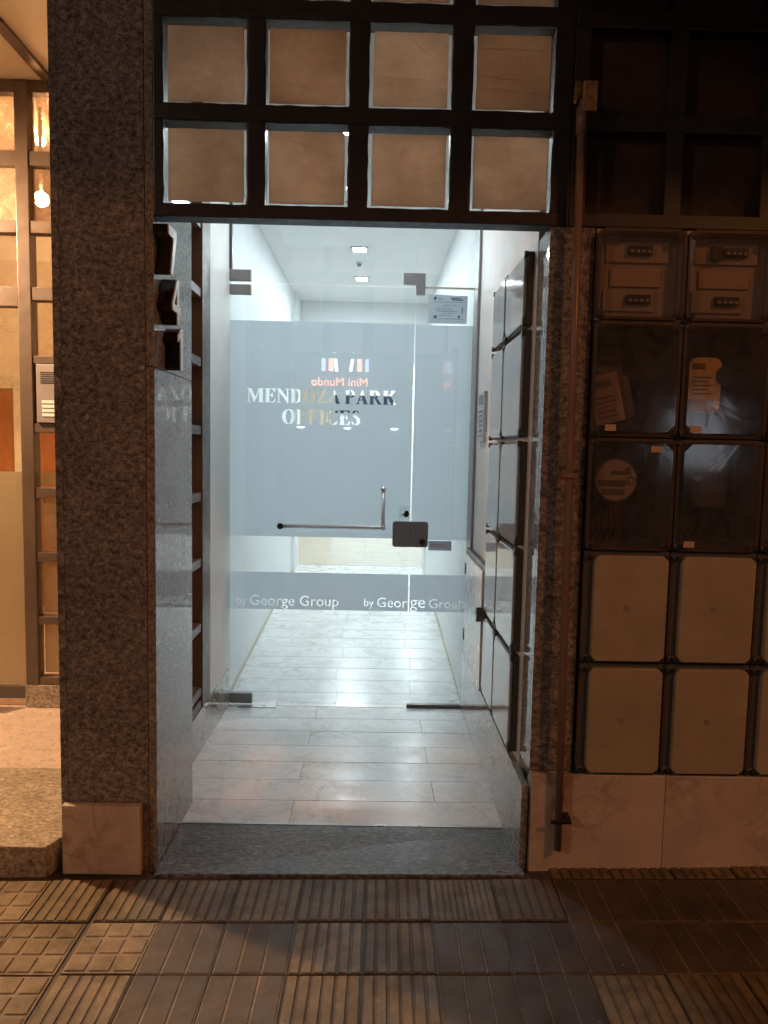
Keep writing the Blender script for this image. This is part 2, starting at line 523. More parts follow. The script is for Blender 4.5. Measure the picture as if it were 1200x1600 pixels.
def tube(name, pts, r, mat, parent=None, seg=14):
    c = sum((Vector(p) for p in pts), Vector()) / len(pts)
    bm = bmesh.new()
    P = [Vector(p) - c for p in pts]
    rings = []
    for i, p in enumerate(P):
        d = (P[min(i + 1, len(P) - 1)] - P[max(i - 1, 0)]).normalized()
        a = d.orthogonal().normalized() if i == 0 else (rings_a - d * rings_a.dot(d)).normalized()
        rings_a = a
        b = d.cross(a)
        rings.append([bm.verts.new(p + (a * math.cos(2 * math.pi * k / seg) + b * math.sin(2 * math.pi * k / seg)) * r) for k in range(seg)])
    for i in range(len(rings) - 1):
        for k in range(seg):
            bm.faces.new((rings[i][k], rings[i][(k + 1) % seg], rings[i + 1][(k + 1) % seg], rings[i + 1][k]))
    bm.faces.new(rings[0])
    bm.faces.new(rings[-1])
    return obj(name, mesh_from(bm, True), mat, parent, c)

def disc(name, c, r, thick, axis, mat, parent=None, seg=28, r2=None):
    pts = [(math.cos(2 * math.pi * k / seg) * r, math.sin(2 * math.pi * k / seg) * (r2 or r)) for k in range(seg)]
    bm = bmesh.new()
    bm_prism(bm, pts, -thick / 2, thick / 2, axis)
    return obj(name, mesh_from(bm), mat, parent, c)

def ball(name, c, r, mat, parent=None, seg=16):
    bm = bmesh.new()
    bmesh.ops.create_uvsphere(bm, u_segments=seg, v_segments=seg // 2 + 2, radius=r)
    return obj(name, mesh_from(bm, True), mat, parent, c)

def chamf(u0, u1, w0, w1, k):
    return [(u0 + k, w0), (u1 - k, w0), (u1, w0 + k), (u1, w1 - k), (u1 - k, w1), (u0 + k, w1), (u0, w1 - k), (u0, w0 + k)]

def rounded(u0, u1, w0, w1, r, n=5):
    out = []
    for cx, cy_, a0 in ((u1 - r, w0 + r, -90), (u1 - r, w1 - r, 0), (u0 + r, w1 - r, 90), (u0 + r, w0 + r, 180)):
        for k in range(n + 1):
            a = math.radians(a0 + 90 * k / n)
            out.append((cx + r * math.cos(a), cy_ + r * math.sin(a)))
    return out

def half(u0, u1, w0, w1, r, side):
    if side == 'l':
        return [(u1, w0), (u1, w1)] + [p for p in rounded(u0, u1, w0, w1, r)[12:]]
    return rounded(u0, u1, w0, w1, r)[:12] + [(u0, w1), (u0, w0)]

def outline_mesh(contours, thick):
    """fill closed 2-D contours (nested ones become holes) and give the sheet a thickness; mesh in XY, extruded along Z"""
    cu = bpy.data.curves.new('c', 'CURVE')
    cu.dimensions = '2D'
    cu.fill_mode = 'BOTH'
    cu.extrude = thick / 2
    for c in contours:
        s = cu.splines.new('POLY')
        s.points.add(len(c) - 1)
        for p, q in zip(s.points, c):
            p.co = (q[0], q[1], 0, 1)
        s.use_cyclic_u = True
    t = bpy.data.objects.new('t', cu)
    COL.objects.link(t)
    dg = bpy.context.evaluated_depsgraph_get()
    me = bpy.data.meshes.new_from_object(t.evaluated_get(dg))
    bpy.data.objects.remove(t)
    return me

def sheet(name, contours, thick, mat, parent, origin, u=(1, 0, 0), w=(0, 0, 1)):
    """contours in (u,w) metres around origin (world)"""
    me = outline_mesh(contours, thick)
    U, W = Vector(u), Vector(w)
    n = U.cross(W)
    M = Matrix((U, W, n)).transposed().to_4x4()
    me.transform(M)
    return obj(name, me, mat, parent, origin)

# sans lettering from the built-in font, as polygons
def sans_polys(text, size):
    cu = bpy.data.curves.new('f', 'FONT')
    cu.body = text
    cu.size = size
    t = bpy.data.objects.new('f', cu)
    COL.objects.link(t)
    bpy.context.view_layer.objects.active = t
    for o in bpy.context.selected_objects:
        o.select_set(False)
    t.select_set(True)
    bpy.ops.object.convert(target='CURVE')
    res = []
    for s in t.data.splines:
        bp = s.bezier_points
        pts = []
        n = len(bp)
        for i in range(n):
            a, b = bp[i], bp[(i + 1) % n]
            seg = interpolate_bezier(a.co, a.handle_right, b.handle_left, b.co, 6)
            pts += [(p.x, p.y) for p in seg[:-1]]
        q = []
        for p in pts:
            if not q or (abs(p[0] - q[-1][0]) + abs(p[1] - q[-1][1])) > 1e-6:
                q.append(p)
        if len(q) > 2:
            res.append(q)
    bpy.data.objects.remove(t)
    return res

def fit(polys, x0, x1, z0=None, h=None):
    xs = [p[0] for c in polys for p in c]
    a, b = min(xs), max(xs)
    s = (x1 - x0) / (b - a)
    return [[(x0 + (p[0] - a) * s, (z0 or 0) + p[1] * s) for p in c] for c in polys]

# bold serif capitals (cap height 100)
def arc(cx, cy_, rx, ry, a0, a1, n=14):
    return [(cx + rx * math.cos(math.radians(a0 + (a1 - a0) * k / n)), cy_ + ry * math.sin(math.radians(a0 + (a1 - a0) * k / n))) for k in range(n + 1)]

def stroke(cl):
    L, R = [], []
    for i, (x, y, w) in enumerate(cl):
        x0, y0, _ = cl[max(0, i - 1)]
        x1, y1, _ = cl[min(len(cl) - 1, i + 1)]
        d = math.hypot(x1 - x0, y1 - y0)
        nx, ny = -(y1 - y0) / d, (x1 - x0) / d
        L.append((x + nx * w / 2, y + ny * w / 2))
        R.append((x - nx * w / 2, y - ny * w / 2))
    return L + R[::-1]

SER = {
 'I': (33, [[(0, 0), (33, 0), (33, 4), (27, 5), (27, 95), (33, 96), (33, 100), (0, 100), (0, 96), (6, 95), (6, 5), (0, 4)]]),
 'E': (65, [[(0, 0), (60, 0), (64, 29), (60, 29), (55, 14), (46, 6), (27, 6), (27, 48), (36, 48), (41, 44), (43, 34), (47, 34), (47, 70), (43, 70), (41, 58), (36, 54), (27, 54), (27, 94), (44, 94), (53, 87), (57, 74), (61, 74), (60, 100), (0, 100), (0, 96), (6, 95), (6, 5), (0, 4)]]),
 'F': (61, [[(0, 0), (35, 0), (35, 4), (27, 5), (27, 48), (36, 48), (41, 44), (43, 34), (47, 34), (47, 70), (43, 70), (41, 58), (36, 54), (27, 54), (27, 94), (44, 94), (53, 87), (57, 74), (61, 74), (60, 100), (0, 100), (0, 96), (6, 95), (6, 5), (0, 4)]]),
 'D': (71, [[(0, 0)] + arc(34, 50, 37, 50, -90, 90) + [(0, 100), (0, 96), (6, 95), (6, 5), (0, 4)], [(27, 6), (27, 94)] + arc(31, 50, 17, 44, 90, -90)]),
 'O': (76, [arc(38, 50, 38, 51.5, 0, 354, 40), arc(38, 50, 15.5, 46, 0, 354, 40)]),
 'Z': (64, [[(0, 0), (62, 0), (64, 30), (60, 30), (54, 13), (45, 6), (27, 6), (62, 96), (62, 100), (5, 100), (3, 74), (7, 74), (13, 88), (22, 94), (36, 94), (0, 4)]]),
 'A': (74, [[(0, 0), (24, 0), (24, 4), (15, 7), (21, 27), (41, 27), (47, 5), (38, 4), (38, 0), (74, 0), (74, 4), (68, 6), (40, 101), (34, 101), (9, 10), (6, 5), (0, 4)], [(23, 33), (39, 33), (31, 62)]]),
 'P': (62, [[(0, 0), (36, 0), (36, 4), (27, 5), (27, 45)] + arc(33, 72.5, 29, 27.5, -90, 90) + [(0, 100), (0, 96), (6, 95), (6, 5), (0, 4)], [(27, 51), (27, 94)] + arc(30, 72.5, 11, 21.5, 90, -90)]),
 'R': (77, [[(0, 0), (35, 0), (35, 4), (27, 5), (27, 46), (30, 46), (55, 0), (76, 0), (76, 4), (71, 5), (47, 49)] + arc(34, 73, 29, 27, -50, 90) + [(0, 100), (0, 96), (6, 95), (6, 5), (0, 4)], [(27, 52), (27, 94)] + arc(30, 73, 11, 21, 90, -90)]),
 'K': (82, [[(0, 0), (35, 0), (35, 4), (27, 5), (27, 40), (33, 47), (52, 6), (46, 4), (46, 0), (82, 0), (82, 4), (76, 6), (47, 62), (64, 88), (72, 95), (75, 96), (75, 100), (46, 100), (46, 96), (53, 94), (53, 90), (27, 50), (27, 95), (35, 96), (35, 100), (0, 100), (0, 96), (6, 95), (6, 5), (0, 4)]]),
 'N': (79, [[(0, 0), (28, 0), (28, 4), (17, 6), (17, 74), (66, -2), (71, -2), (71, 94), (79, 96), (79, 100), (52, 100), (52, 96), (63, 94), (63, 36), (22, 100), (0, 100), (0, 96), (11, 92), (11, 6), (0, 4)]]),
 'M': (104, [[(0, 0), (26, 0), (26, 4), (16, 6), (16, 78), (43, 0), (47, 0), (75, 80), (75, 5), (67, 4), (67, 0), (104, 0), (104, 4), (96, 5), (96, 95), (104, 96), (104, 100), (74, 100), (52, 36), (30, 100), (0, 100), (0, 96), (10, 94), (10, 6), (0, 4)]]),
 'C': (70, [[(68, 66), (64, 66)] + arc(41, 50, 19, 45.5, 35, 318, 26) + [(66, 24), (69, 20)] + arc(38, 50, 38, 52, -52, -302, 30) + [(61, 95), (65, 101), (68, 101)]]),
 'S': (52, [stroke([(46, 100, 3), (45.5, 84, 4), (44.5, 71, 3.5)][::-1] and [(44, 74, 5), (42, 84, 6), (36, 93, 6.5), (26, 97.5, 7), (16, 94, 11), (12, 85, 16), (13, 76, 18), (20, 66, 20), (30, 55, 21), (38, 44, 20), (42, 32, 18), (41, 18, 16), (34, 8, 11), (24, 3, 7), (14, 6, 6.5), (7, 16, 6), (4, 28, 5)])]),
}

def serif_line(text, x0, x1, z0, h):
    gap, x, out = 5.0, 0.0, []
    for ch in text:
        if ch == ' ':
            x += 22
            continue
        w, cs = SER[ch]
        for c in cs:
            out.append([(x + p[0], p[1]) for p in c])
        x += w + gap
    x -= gap
    sx, sz = (x1 - x0) / x, h / 100.0
    return [[(x0 + p[0] * sx, z0 + p[1] * sz) for p in c] for c in out]

def rect(u0, u1, w0, w1):
    return [(u0, w0), (u1, w0), (u1, w1), (u0, w1)]

# ==================================================================== SETTING
YD = 1.66                                   # plane of the glass door
def zp(x):                                   # pavement height
    return -0.022 + 0.022 * x

# ---- pavement with its cement tiles
bm = bmesh.new()
PX, PY = 14.0, 2.6
vv = [bm.verts.new(p) for p in ((-PX, -PY, 0), (-0.72, -PY, 0), (0.53, -PY, 0), (PX, -PY, 0), (PX, 0.1, 0), (0.53, 0.1, 0), (0.53, -0.03, 0), (-0.72, -0.03, 0), (-0.72, 0.1, 0), (-PX, 0.1, 0), (-PX, -PY, -0.15), (PX, -PY, -0.15))]
bm.faces.new([vv[i] for i in (0, 1, 7, 8, 9)])
bm.faces.new([vv[i] for i in (1, 2, 6, 7)])
bm.faces.new([vv[i] for i in (2, 3, 4, 5, 6)])
bm.faces.new([vv[i] for i in (0, 1, 2, 3, 11, 10)])
pav = obj('pavement', mesh_from(bm), 'mortar')
pav.location = (0, 0, zp(0) - 0.009)
pav.rotation_euler = (0, -math.atan(0.022), math.radians(-0.7))
tag(pav, kind='structure')

TS = 0.2
GROOVE = {'rib': ('tile_ochre', 'groove_dark'), 'fine': ('tile_ochre', 'groove_dark'), 'wide': ('tile_grey', 'groove_light'), 'nine': ('tile_nine', 'groove_light')}
def tile_mesh(kind):
    bm = bmesh.new()
    g = 0.0016
    h = TS / 2 - g
    bm_box(bm, -h, h, -h, h, -0.012, 0.0042)
    if kind in ('rib', 'fine', 'wide'):
        n = {'rib': 6, 'fine': 10, 'wide': 3}[kind]
        gap = {'rib': 0.0062, 'fine': 0.0035, 'wide': 0.0045}[kind]
        p = 2 * h / n
        hz = {'rib': 0.0036, 'fine': 0.0018, 'wide': 0.0022}[kind]
        for k in range(n):
            x0 = -h + p * k + gap / 2
            x1 = -h + p * (k + 1) - gap / 2
            b = 0.0022
            y0, y1 = -h + 0.001, h - 0.001
            lo = [bm.verts.new(q) for q in ((x0, y0, 0.0041), (x1, y0, 0.0041), (x1, y1, 0.0041), (x0, y1, 0.0041))]
            hi = [bm.verts.new(q) for q in ((x0 + b, y0 + b, 0.0042 + hz), (x1 - b, y0 + b, 0.0042 + hz), (x1 - b, y1 - b, 0.0042 + hz), (x0 + b, y1 - b, 0.0042 + hz))]
            bm.faces.new(hi)
            for i in range(4):
                bm.faces.new((lo[i], lo[(i + 1) % 4], hi[(i + 1) % 4], hi[i]))
    else:
        p = 2 * h / 3
        for i in range(3):
            for j in range(3):
                x0, y0 = -h + p * i + 0.005, -h + p * j + 0.005
                x1, y1 = x0 + p - 0.010, y0 + p - 0.010
                b = 0.003
                lo = [bm.verts.new(q) for q in ((x0, y0, 0.0041), (x1, y0, 0.0041), (x1, y1, 0.0041), (x0, y1, 0.0041))]
                hi = [bm.verts.new(q) for q in ((x0 + b, y0 + b, 0.0075), (x1 - b, y0 + b, 0.0075), (x1 - b, y1 - b, 0.0075), (x0 + b, y1 - b, 0.0075))]
                bm.faces.new(hi)
                for k in range(4):
                    bm.faces.new((lo[k], lo[(k + 1) % 4], hi[(k + 1) % 4], hi[k]))
    for v in bm.verts:
        v.co.y *= 1.04
        v.co.x *= 1.008
    me = mesh_from(bm)
    me.materials.append(MT[GROOVE[kind][0]])
    me.materials.append(MT[GROOVE[kind][1]])
    for p in me.polygons:
        p.material_index = 1 if p.center.z < 0.0043 else 0
    return me

TM = {}
for kd, mt in (('rib', 'tile_ochre'), ('fine', 'tile_ochre'), ('wide', 'tile_grey'), ('nine', 'tile_nine')):
    TM[kd] = tile_mesh(kd)
ROWP = 0.212
def tile_kind(row, x):
    if row == 0: return 'rib'
    if row == 1:
        if x < -0.98: return 'nine'
        if 0.2 < x < 0.4: return 'fine'
        return 'rib' if x < 0.62 else 'wide'
    if row == 2:
        if x < -0.60: return 'nine'
        if -0.2 < x < 0.2: return 'rib'
        return 'wide'
    if row == 3:
        if x < -0.82: return 'nine'
        if x < -0.6: return 'rib'
        if -0.2 < x < 0.2: return 'rib'
        if x > 0.6: return 'rib'
        return 'wide'
    return random.choice(['rib', 'rib', 'wide', 'wide', 'nine'])
for row in range(0, 8):
    yc = -0.071 - ROWP * (row - 0.5)
    if row == 0:
        yc = -0.071 + 0.106
    for i in range(-9, 10):
        x = 0.1 + 0.203 * i
        if x < -0.83:
            x -= 0.010                  # expansion joint beside the pillar
        if row == 0 and x < 0.56:
            continue
        o = bpy.data.objects.new('tile', TM[tile_kind(row, x)])
        o.location = (x + random.uniform(-1, 1) * 0.0012, yc + random.uniform(-1, 1) * 0.0015, 0.0005 + random.uniform(0, 1) * 0.0025)
        o.rotation_euler = (random.uniform(-1, 1) * 0.006, random.uniform(-1, 1) * 0.006, random.uniform(-1, 1) * 0.006)
        link(o, pav)

# ---- road, kerb and far pavement
tag(box('kerb', -14, 14, -2.72, -2.59, -0.35, -0.045, 'concrete', None, 0.01), kind='structure')
tag(box('road', -40, 40, -8.0, -2.72, -0.4, -0.19, 'asphalt'), kind='structure')
tag(box('far_pavement', -40, 40, -10.2, -8.0, -0.4, -0.05, 'concrete'), kind='structure')
bm = bmesh.new()
vv = [bm.verts.new(p) for p in ((-120, -120, 0), (120, -120, 0), (120, 120, 0), (-120, 120, 0))]
bm.faces.new(vv)
tag(obj('ground', mesh_from(bm), 'asphalt', None, (0, 0, -0.45)), kind='structure')

# ---- threshold slab and recess floor
XL, XR = -0.80, 0.522
YT = 0.285
th = hexa('threshold', [(-0.703, -0.045, -0.2), (XR, -0.062, -0.2), (XR, YT, -0.2), (-0.703, YT, -0.2),
                         (-0.703, -0.045, zp(-0.7) + 0.006), (XR, -0.062, zp(0.5) + 0.004), (XR, YT, -0.040), (-0.703, YT, -0.036)], 'granite_slab', None, 0.003)
tag(th, kind='structure')
trim = hexa('metal_trim', [(-0.703, YT + 0.001, -0.06), (XR, YT + 0.001, -0.06), (XR, YT + 0.011, -0.06), (-0.703, YT + 0.011, -0.06),
                    (-0.703, YT + 0.001, -0.034), (XR, YT + 0.001, -0.038), (XR, YT + 0.011, -0.038), (-0.703, YT + 0.011, -0.034)], 'alu')
trim.parent = th
trim.location = Vector(trim.location) - Vector(th.location)

def zfloor(y):
    if y <= YD: return -0.038 + (-0.082 + 0.038) * (y - YT) / (YD - YT)
    if y <= 5.3: return -0.082 + 0.062 * (y - YD)
    return -0.082 + 0.062 * (5.3 - YD)

def plank_floor(name, ya, yb, xl, xr, joints, rows, mat='marble_white'):
    base = hexa(name, [(xl, ya, zfloor(ya) - 0.10), (xr, ya, zfloor(ya) - 0.10), (xr, yb, zfloor(yb) - 0.10), (xl, yb, zfloor(yb) - 0.10),
                       (xl, ya, zfloor(ya) - 0.0035), (xr, ya, zfloor(ya) - 0.0035), (xr, yb, zfloor(yb) - 0.0035), (xl, yb, zfloor(yb) - 0.0035)], 'grout')
    tag(base, kind='structure')
    for i in range(rows):
        y0 = ya + (yb - ya) * i / rows + 0.0011
        y1 = ya + (yb - ya) * (i + 1) / rows - 0.0011
        xs = [xl] + joints[i % len(joints)] + [xr]
        for a, b in zip(xs[:-1], xs[1:]):
            a2, b2 = a + 0.0011, b - 0.0011
            z0, z1 = zfloor(y0), zfloor(y1)
            dz = random.uniform(0, 0.0006)
            hexa('plank', [(a2, y0, z0 - 0.02), (b2, y0, z0 - 0.02), (b2, y1, z1 - 0.02), (a2, y1, z1 - 0.02),
                           (a2, y0, z0 + dz), (b2, y0, z0 + dz), (b2, y1, z1 + dz), (a2, y1, z1 + dz)], mat, base, 0.0006)
    return base

plank_floor('recess_floor', YT + 0.012, YD - 0.006, -0.845, XR, [[-0.30], [0.27]], 7)
HL, HR = -0.835, 0.535
plank_floor('hall_floor', YD - 0.004, 5.3, HL, HR, [[-0.20], [0.24], [-0.22], [0.26]], 18)
plank_floor('back_room_floor', 5.31, 9.0, -2.6, 1.9, [[-0.9, 0.32], [-1.3, -0.1, 1.1]], 18, 'marble_beige')

# ---- walls of the hall and the recess
CZ = 2.92
def st(name, *a, **k):
    return tag(box(name, *a, **k), kind='structure')
st('hall_wall_left', HL - 0.12, HL, YD + 0.02, 4.9, -0.15, CZ, 'white')
st('hall_wall_right', HR, HR + 0.12, 1.70, 4.93, -0.15, CZ, 'white')
w = st('hall_pier_left', HL - 0.12, -0.80, 4.9, 5.28, -0.1, CZ, 'white')
w = st('hall_pier_right', 0.522, HR + 0.12, 4.93, 5.28, -0.1, CZ, 'white')
for nm, x0, x1 in (('hall_skirting_left', HL, HL + 0.012), ('hall_skirting_right', HR - 0.012, HR)):
    st(nm, x0, x1, YD + 0.03, 4.88, -0.1, 0.1, 'skirt') if False else None
for s, xw in ((1, HL), (-1, HR)):
    xa, xb = (xw, xw + 0.010) if s > 0 else (xw - 0.010, xw)
    tag(hexa('hall_skirting', [(xa, 1.70, zfloor(1.7) - 0.01), (xb, 1.70, zfloor(1.7) - 0.01), (xb, 4.89, zfloor(4.89) - 0.01), (xa, 4.89, zfloor(4.89) - 0.01),
          (xa, 1.70, zfloor(1.7) + 0.03), (xb, 1.70, zfloor(1.7) + 0.03), (xb, 4.89, zfloor(4.89) + 0.03), (xa, 4.89, zfloor(4.89) + 0.03)], 'skirt'), kind='structure')
st('hall_ceiling', -1.0, 0.72, 0.07, 5.28, CZ, CZ + 0.1, 'white')
st('hall_lintel', HL, HR, 5.282, 5.40, 2.30, CZ + 0.1, 'white')
st('back_room_wall_near_left', -2.6, HL - 0.001, 5.29, 5.40, -0.1, 3.0, 'white')
st('back_room_wall_near_right', HR + 0.001, 1.9, 5.29, 5.40, -0.1, 3.0, 'white')
st('back_room_wall_left', -2.72, -2.6, 5.29, 9.1, -0.1, 3.0, 'white')
st('back_room_wall_right', 1.9, 2.02, 5.29, 9.1, -0.1, 3.0, 'white')
st('back_room_wall_far', -2.6, 1.9, 9.0, 9.12, -0.1, 3.0, 'white')
st('back_room_ceiling', -2.72, 2.02, 5.41, 9.12, 2.85, 2.95, 'white')

# ---- wooden door and dark screen on the far wall of the back room
d = thing('wooden_door', 'pale wooden door seen through the clear letters of the glass door', 'door', (-1.0, 8.99, 0.15))
box('leaf', -1.28, -0.74, 8.955, 8.985, 0.15, 2.55, 'wood_light', d, 0.004)
boxes('door_frame', [(-1.35, -1.285, 8.95, 8.99, 0.15, 2.62), (-0.735, -0.67, 8.95, 8.99, 0.15, 2.62), (-1.285, -0.735, 8.95, 8.99, 2.555, 2.62)], 'wood_light', d, 0.003)
box('handle', -0.84, -0.80, 8.90, 8.952, 1.1, 1.12, 'chrome', d, 0.003)
d = thing('wall_screen', 'dark blue screen on the far wall behind the word park', 'screen', (-0.2, 8.99, 1.97))
box('screen_frame', -0.64, 0.27, 8.955, 8.99, 1.965, 2.245, 'black', d, 0.006)
box('screen_glass', -0.62, 0.25, 8.945, 8.954, 1.985, 2.225, 'screen', d, 0.002)

# ---- facade masses above and behind (close the building)
st('building_upper_wall', -6.0, 6.0, 0.02, 0.6, 3.12, 7.5, 'render')
st('shading_slab', -0.62, 6.0, -1.35, 0.019, 3.15, 3.33, 'render')  # unseen slab, added to keep street light off the upper grid
st('building_wall_right', 0.556, 6.0, 0.14, 0.9, -0.3, 3.12, 'wall_grey')
st('recess_wall_right', 0.5352, 0.555, 0.16, 1.70, -0.3, CZ, 'wall_grey')

# ==================================================================== LAMPS of the hall
def downlight(x, y, z, label, k=1.0, r=0.048):
    lampmat = emit('hall led', HALL_COL, HALL_L * k)
    t = thing('ceiling_downlight', label, 'downlight', (x, y, z), 'recessed square hall downlights')
    s = 0.066
    boxes('frame', [(x - s, x + s, y - s, y - 0.051, z - 0.010, z - 0.001), (x - s, x + s, y + 0.051, y + s, z - 0.010, z - 0.001),
                    (x - s, x - 0.051, y - 0.050, y + 0.050, z - 0.010, z - 0.001), (x + 0.051, x + s, y - 0.050, y + 0.050, z - 0.010, z - 0.001)], 'alu', t)
    disc('lamp_face', (x, y, z - 0.006), r, 0.004, 'z', lampmat, t)
    return t
for y, k, lb in ((1.28, 0.85, 'square ceiling downlight in the entrance recess, hidden by the transom grid'), (2.35, 0.62, 'square ceiling downlight just inside the door, hidden by the transom grid'),
              (3.32, 0.85, 'square ceiling downlight above the small ceiling sensor'), (4.25, 1.25, 'square ceiling downlight just above the door top edge')):
    downlight(-0.15, y, CZ, lb, k)
for x, y, lb in ((-0.3, 6.3, 'square downlight in the back room near the hall opening'), (-0.3, 7.4, 'square downlight in the middle of the back room ceiling'), (0.6, 8.3, 'square downlight in the back room before the dark screen')):
    downlight(x, y, 2.85, lb, 2.6)
t = thing('ceiling_sensor', 'tiny round ceiling sensor between the two hall downlights', 'sensor', (-0.16, 3.72, CZ))
disc('base', (-0.16, 3.72, CZ - 0.006), 0.032, 0.010, 'z', 'white_gloss', t)
ball('lens', (-0.16, 3.72, CZ - 0.014), 0.02, 'fitting', t, 12)

# ==================================================================== GRANITE PILLAR
p = thing('granite_pillar', 'brown polished granite pillar left of the office entrance', 'pillar', (-0.86, 0.2, -0.06))
box('front_slab', -0.9945, -0.7305, -0.002, 0.03, 0.19, 3.6, 'granite', p, 0.0015)
box('side_slab', -1.02, -0.996, 0.0, 0.46, -0.1, 3.6, 'granite', p, 0.0015)
box('side_slab', -0.729, -0.703, 0.0, 0.46, -0.1, 1.622, 'granite_fine', p, 0.0012)
box('side_slab', -0.729, -0.703, 0.0, 0.46, 1.6245, 3.6, 'granite_fine', p, 0.0012)
box('core', -0.9955, -0.7295, 0.031, 0.455, -0.1, 3.6, 'grout', p)
box('lower_slab', -0.9945, -0.7305, 0.0, 0.03, -0.1, 0.188, 'granite', p)
box('marble_base_block', -1.006, -0.749, -0.032, -0.004, -0.043, 0.192, 'marble_pink', p, 0.003)
disc('anchor_hole', (-0.739, -0.003, 1.619), 0.007, 0.004, 'y', 'alu', p, 12)
disc('chip', (-0.915, -0.003, 1.461), 0.006, 0.003, 'y', 'beige', p, 7, 0.011)

# ---- house number digits standing proud of the pillar's polished side
def digit(name, outline, holes, y0, wdt, z0, hgt, label):
    o = thing(name, label, 'number', (-0.703, y0, z0), 'house number digits')
    dp = 0.046
    def P(q): return (q[0] * wdt, q[1] * hgt)
    cs = [[P(q) for q in outline]] + [[P(q) for q in h] for h in holes]
    # side: the deep black can; face: white plate in front of it (faces +x, so u runs along -y when seen from the front)
    sheet('can', cs, dp, 'black_gloss', o, (-0.703 + dp / 2 + 0.001, y0 + wdt, z0), (0, 1, 0), (0, 0, 1))
    sheet('face', cs, 0.004, 'white_gloss', o, (-0.703 + dp + 0.0035, y0 + wdt, z0), (0, 1, 0), (0, 0, 1))
    return o
seven = [(0, 1.0), (0, 0.80), (0.62, 0.80), (0.22, 0.0), (0.50, 0.0), (1.0, 0.84), (1.0, 1.0)]
four = [(0, 0.42), (0, 0.26), (0.58, 0.26), (0.58, 0), (0.82, 0), (0.82, 0.26), (1, 0.26), (1, 0.42), (0.82, 0.42), (0.82, 1), (0.56, 1)]
four_h = [[(0.22, 0.42), (0.58, 0.42), (0.58, 0.80)]]
one = [(0.34, 0), (0.72, 0), (0.72, 1), (0.46, 1), (0.05, 0.80), (0.05, 0.64), (0.34, 0.76)]
digit('house_number', seven, [], -0.095, 0.085, 1.915, 0.145, 'deep black digit seven with a white face, topmost on the pillar side')
digit('house_number', four, four_h, -0.058, 0.088, 1.77, 0.142, 'deep black digit four with a white face, middle digit on the pillar side')
digit('house_number', one, [], 0.002, 0.085, 1.628, 0.136, 'deep black digit one with a white face, lowest on the pillar side')

# ==================================================================== TRANSOM GRID above the entrance
g = thing('transom_window_grid', 'black steel grid of brown papered panes above the office entrance', 'window', (-0.08, 0.03, 2.07))
colx = [(-0.672, -0.413), (-0.359, -0.100), (-0.041, 0.216), (0.278, 0.533)]
rowz = [(2.125, 2.375), (2.424, 2.678), (2.732, 2.985)]
vb = [(-0.702, -0.672), (-0.413, -0.359), (-0.100, -0.041), (0.216, 0.278), (0.533, 0.590)]
hb = [(2.086, 2.125), (2.375, 2.424), (2.678, 2.732), (2.985, 3.10)]
def gridbars(parent, vb, hb, x0, x1, y0, y1, mat):
    for z0, z1 in hb:
        box('rail', x0, x1, y0, y1, z0, z1, mat, parent, 0.003)
    for xa, xb in vb:
        box('mullion', xa, xb, y0 + 0.003, y1 - 0.003, hb[0][0] + 0.002, hb[-1][1] - 0.002, mat, parent, 0.003)
gridbars(g, vb, hb, -0.7018, 0.5899, -0.004, 0.062, 'steel_black')
rnd = random.Random(3)
def ragged(x0, x1, z0, z1, amp):
    c = []
    n = 7
    for (ax, az), (bx, bz) in (((x0, z0), (x1, z0)), ((x1, z0), (x1, z1)), ((x1, z1), (x0, z1)), ((x0, z1), (x0, z0))):
        for k in range(n):
            f = k / n
            c.append((ax + (bx - ax) * f + rnd.uniform(-amp, amp), az + (bz - az) * f + rnd.uniform(-amp, amp)))
    return c
def slit(x0, x1, z0, bow, ph, w=0.0005):
    pts = []
    for k in range(15):
        f = k / 14
        pts.append((x0 + (x1 - x0) * f, z0 + bow * math.sin(ph + 3.0 * f) + 0.0015 * math.sin(17 * f + ph)))
    return [(p[0], p[1] - w) for p in pts] + [(p[0], p[1] + w) for p in reversed(pts)]
SLITS = {(3, 1): [(-0.10, 0.10, 0.06, 0.004, 0.3), (-0.09, 0.02, -0.02, 0.006, 2.4), (-0.10, 0.09, -0.058, 0.005, 1.9)], (2, 1): [(-0.10, 0.09, -0.035, 0.004, 0.8), (0.0, 0.05, 0.07, 0.018, 2.0)],
         (3, 0): [(-0.06, 0.095, -0.085, 0.006, 0.5), (0.0, 0.07, 0.02, 0.030, 0.2)], (1, 0): [(-0.08, 0.0, 0.07, 0.008, 1.2)], (1, 1): [(-0.06, 0.03, -0.07, 0.012, 1.0)]}
for zi, (z0, z1) in enumerate(rowz):
    for xi, (x0, x1) in enumerate(colx):
        pn = box('pane', x0 - 0.006, x1 + 0.006, 0.006, 0.010, z0 - 0.006, z1 + 0.006, 'pane_dirty', g)
        cx, cz = (x0 + x1) / 2, (z0 + z1) / 2
        # papered board stuck behind the glass, smaller than the opening
        b = rnd.uniform(0.011, 0.016)
        sheet('board', [ragged(x0 + b - cx, x1 - b - cx, z0 + 0.012 - cz, z1 - b - 0.008 - cz, 0.0009)] + [slit(*q) for q in SLITS.get((xi, zi), [])], 0.002, 'board', pn, (cx, 0.0125, cz))
        # old putty left along the edges of the pane
        put = ragged(x0 - 0.002 - cx, x1 + 0.002 - cx, z0 - 0.002 - cz, z1 + 0.002 - cz, 0.0001)
        inn = ragged(x0 + 0.002 - cx, x1 - 0.002 - cx, z0 + 0.002 - cz, z1 - 0.002 - cz, 0.0016)
        sheet('putty', [put, inn], 0.006, 'steel_black', pn, (cx, 0.0028, cz))

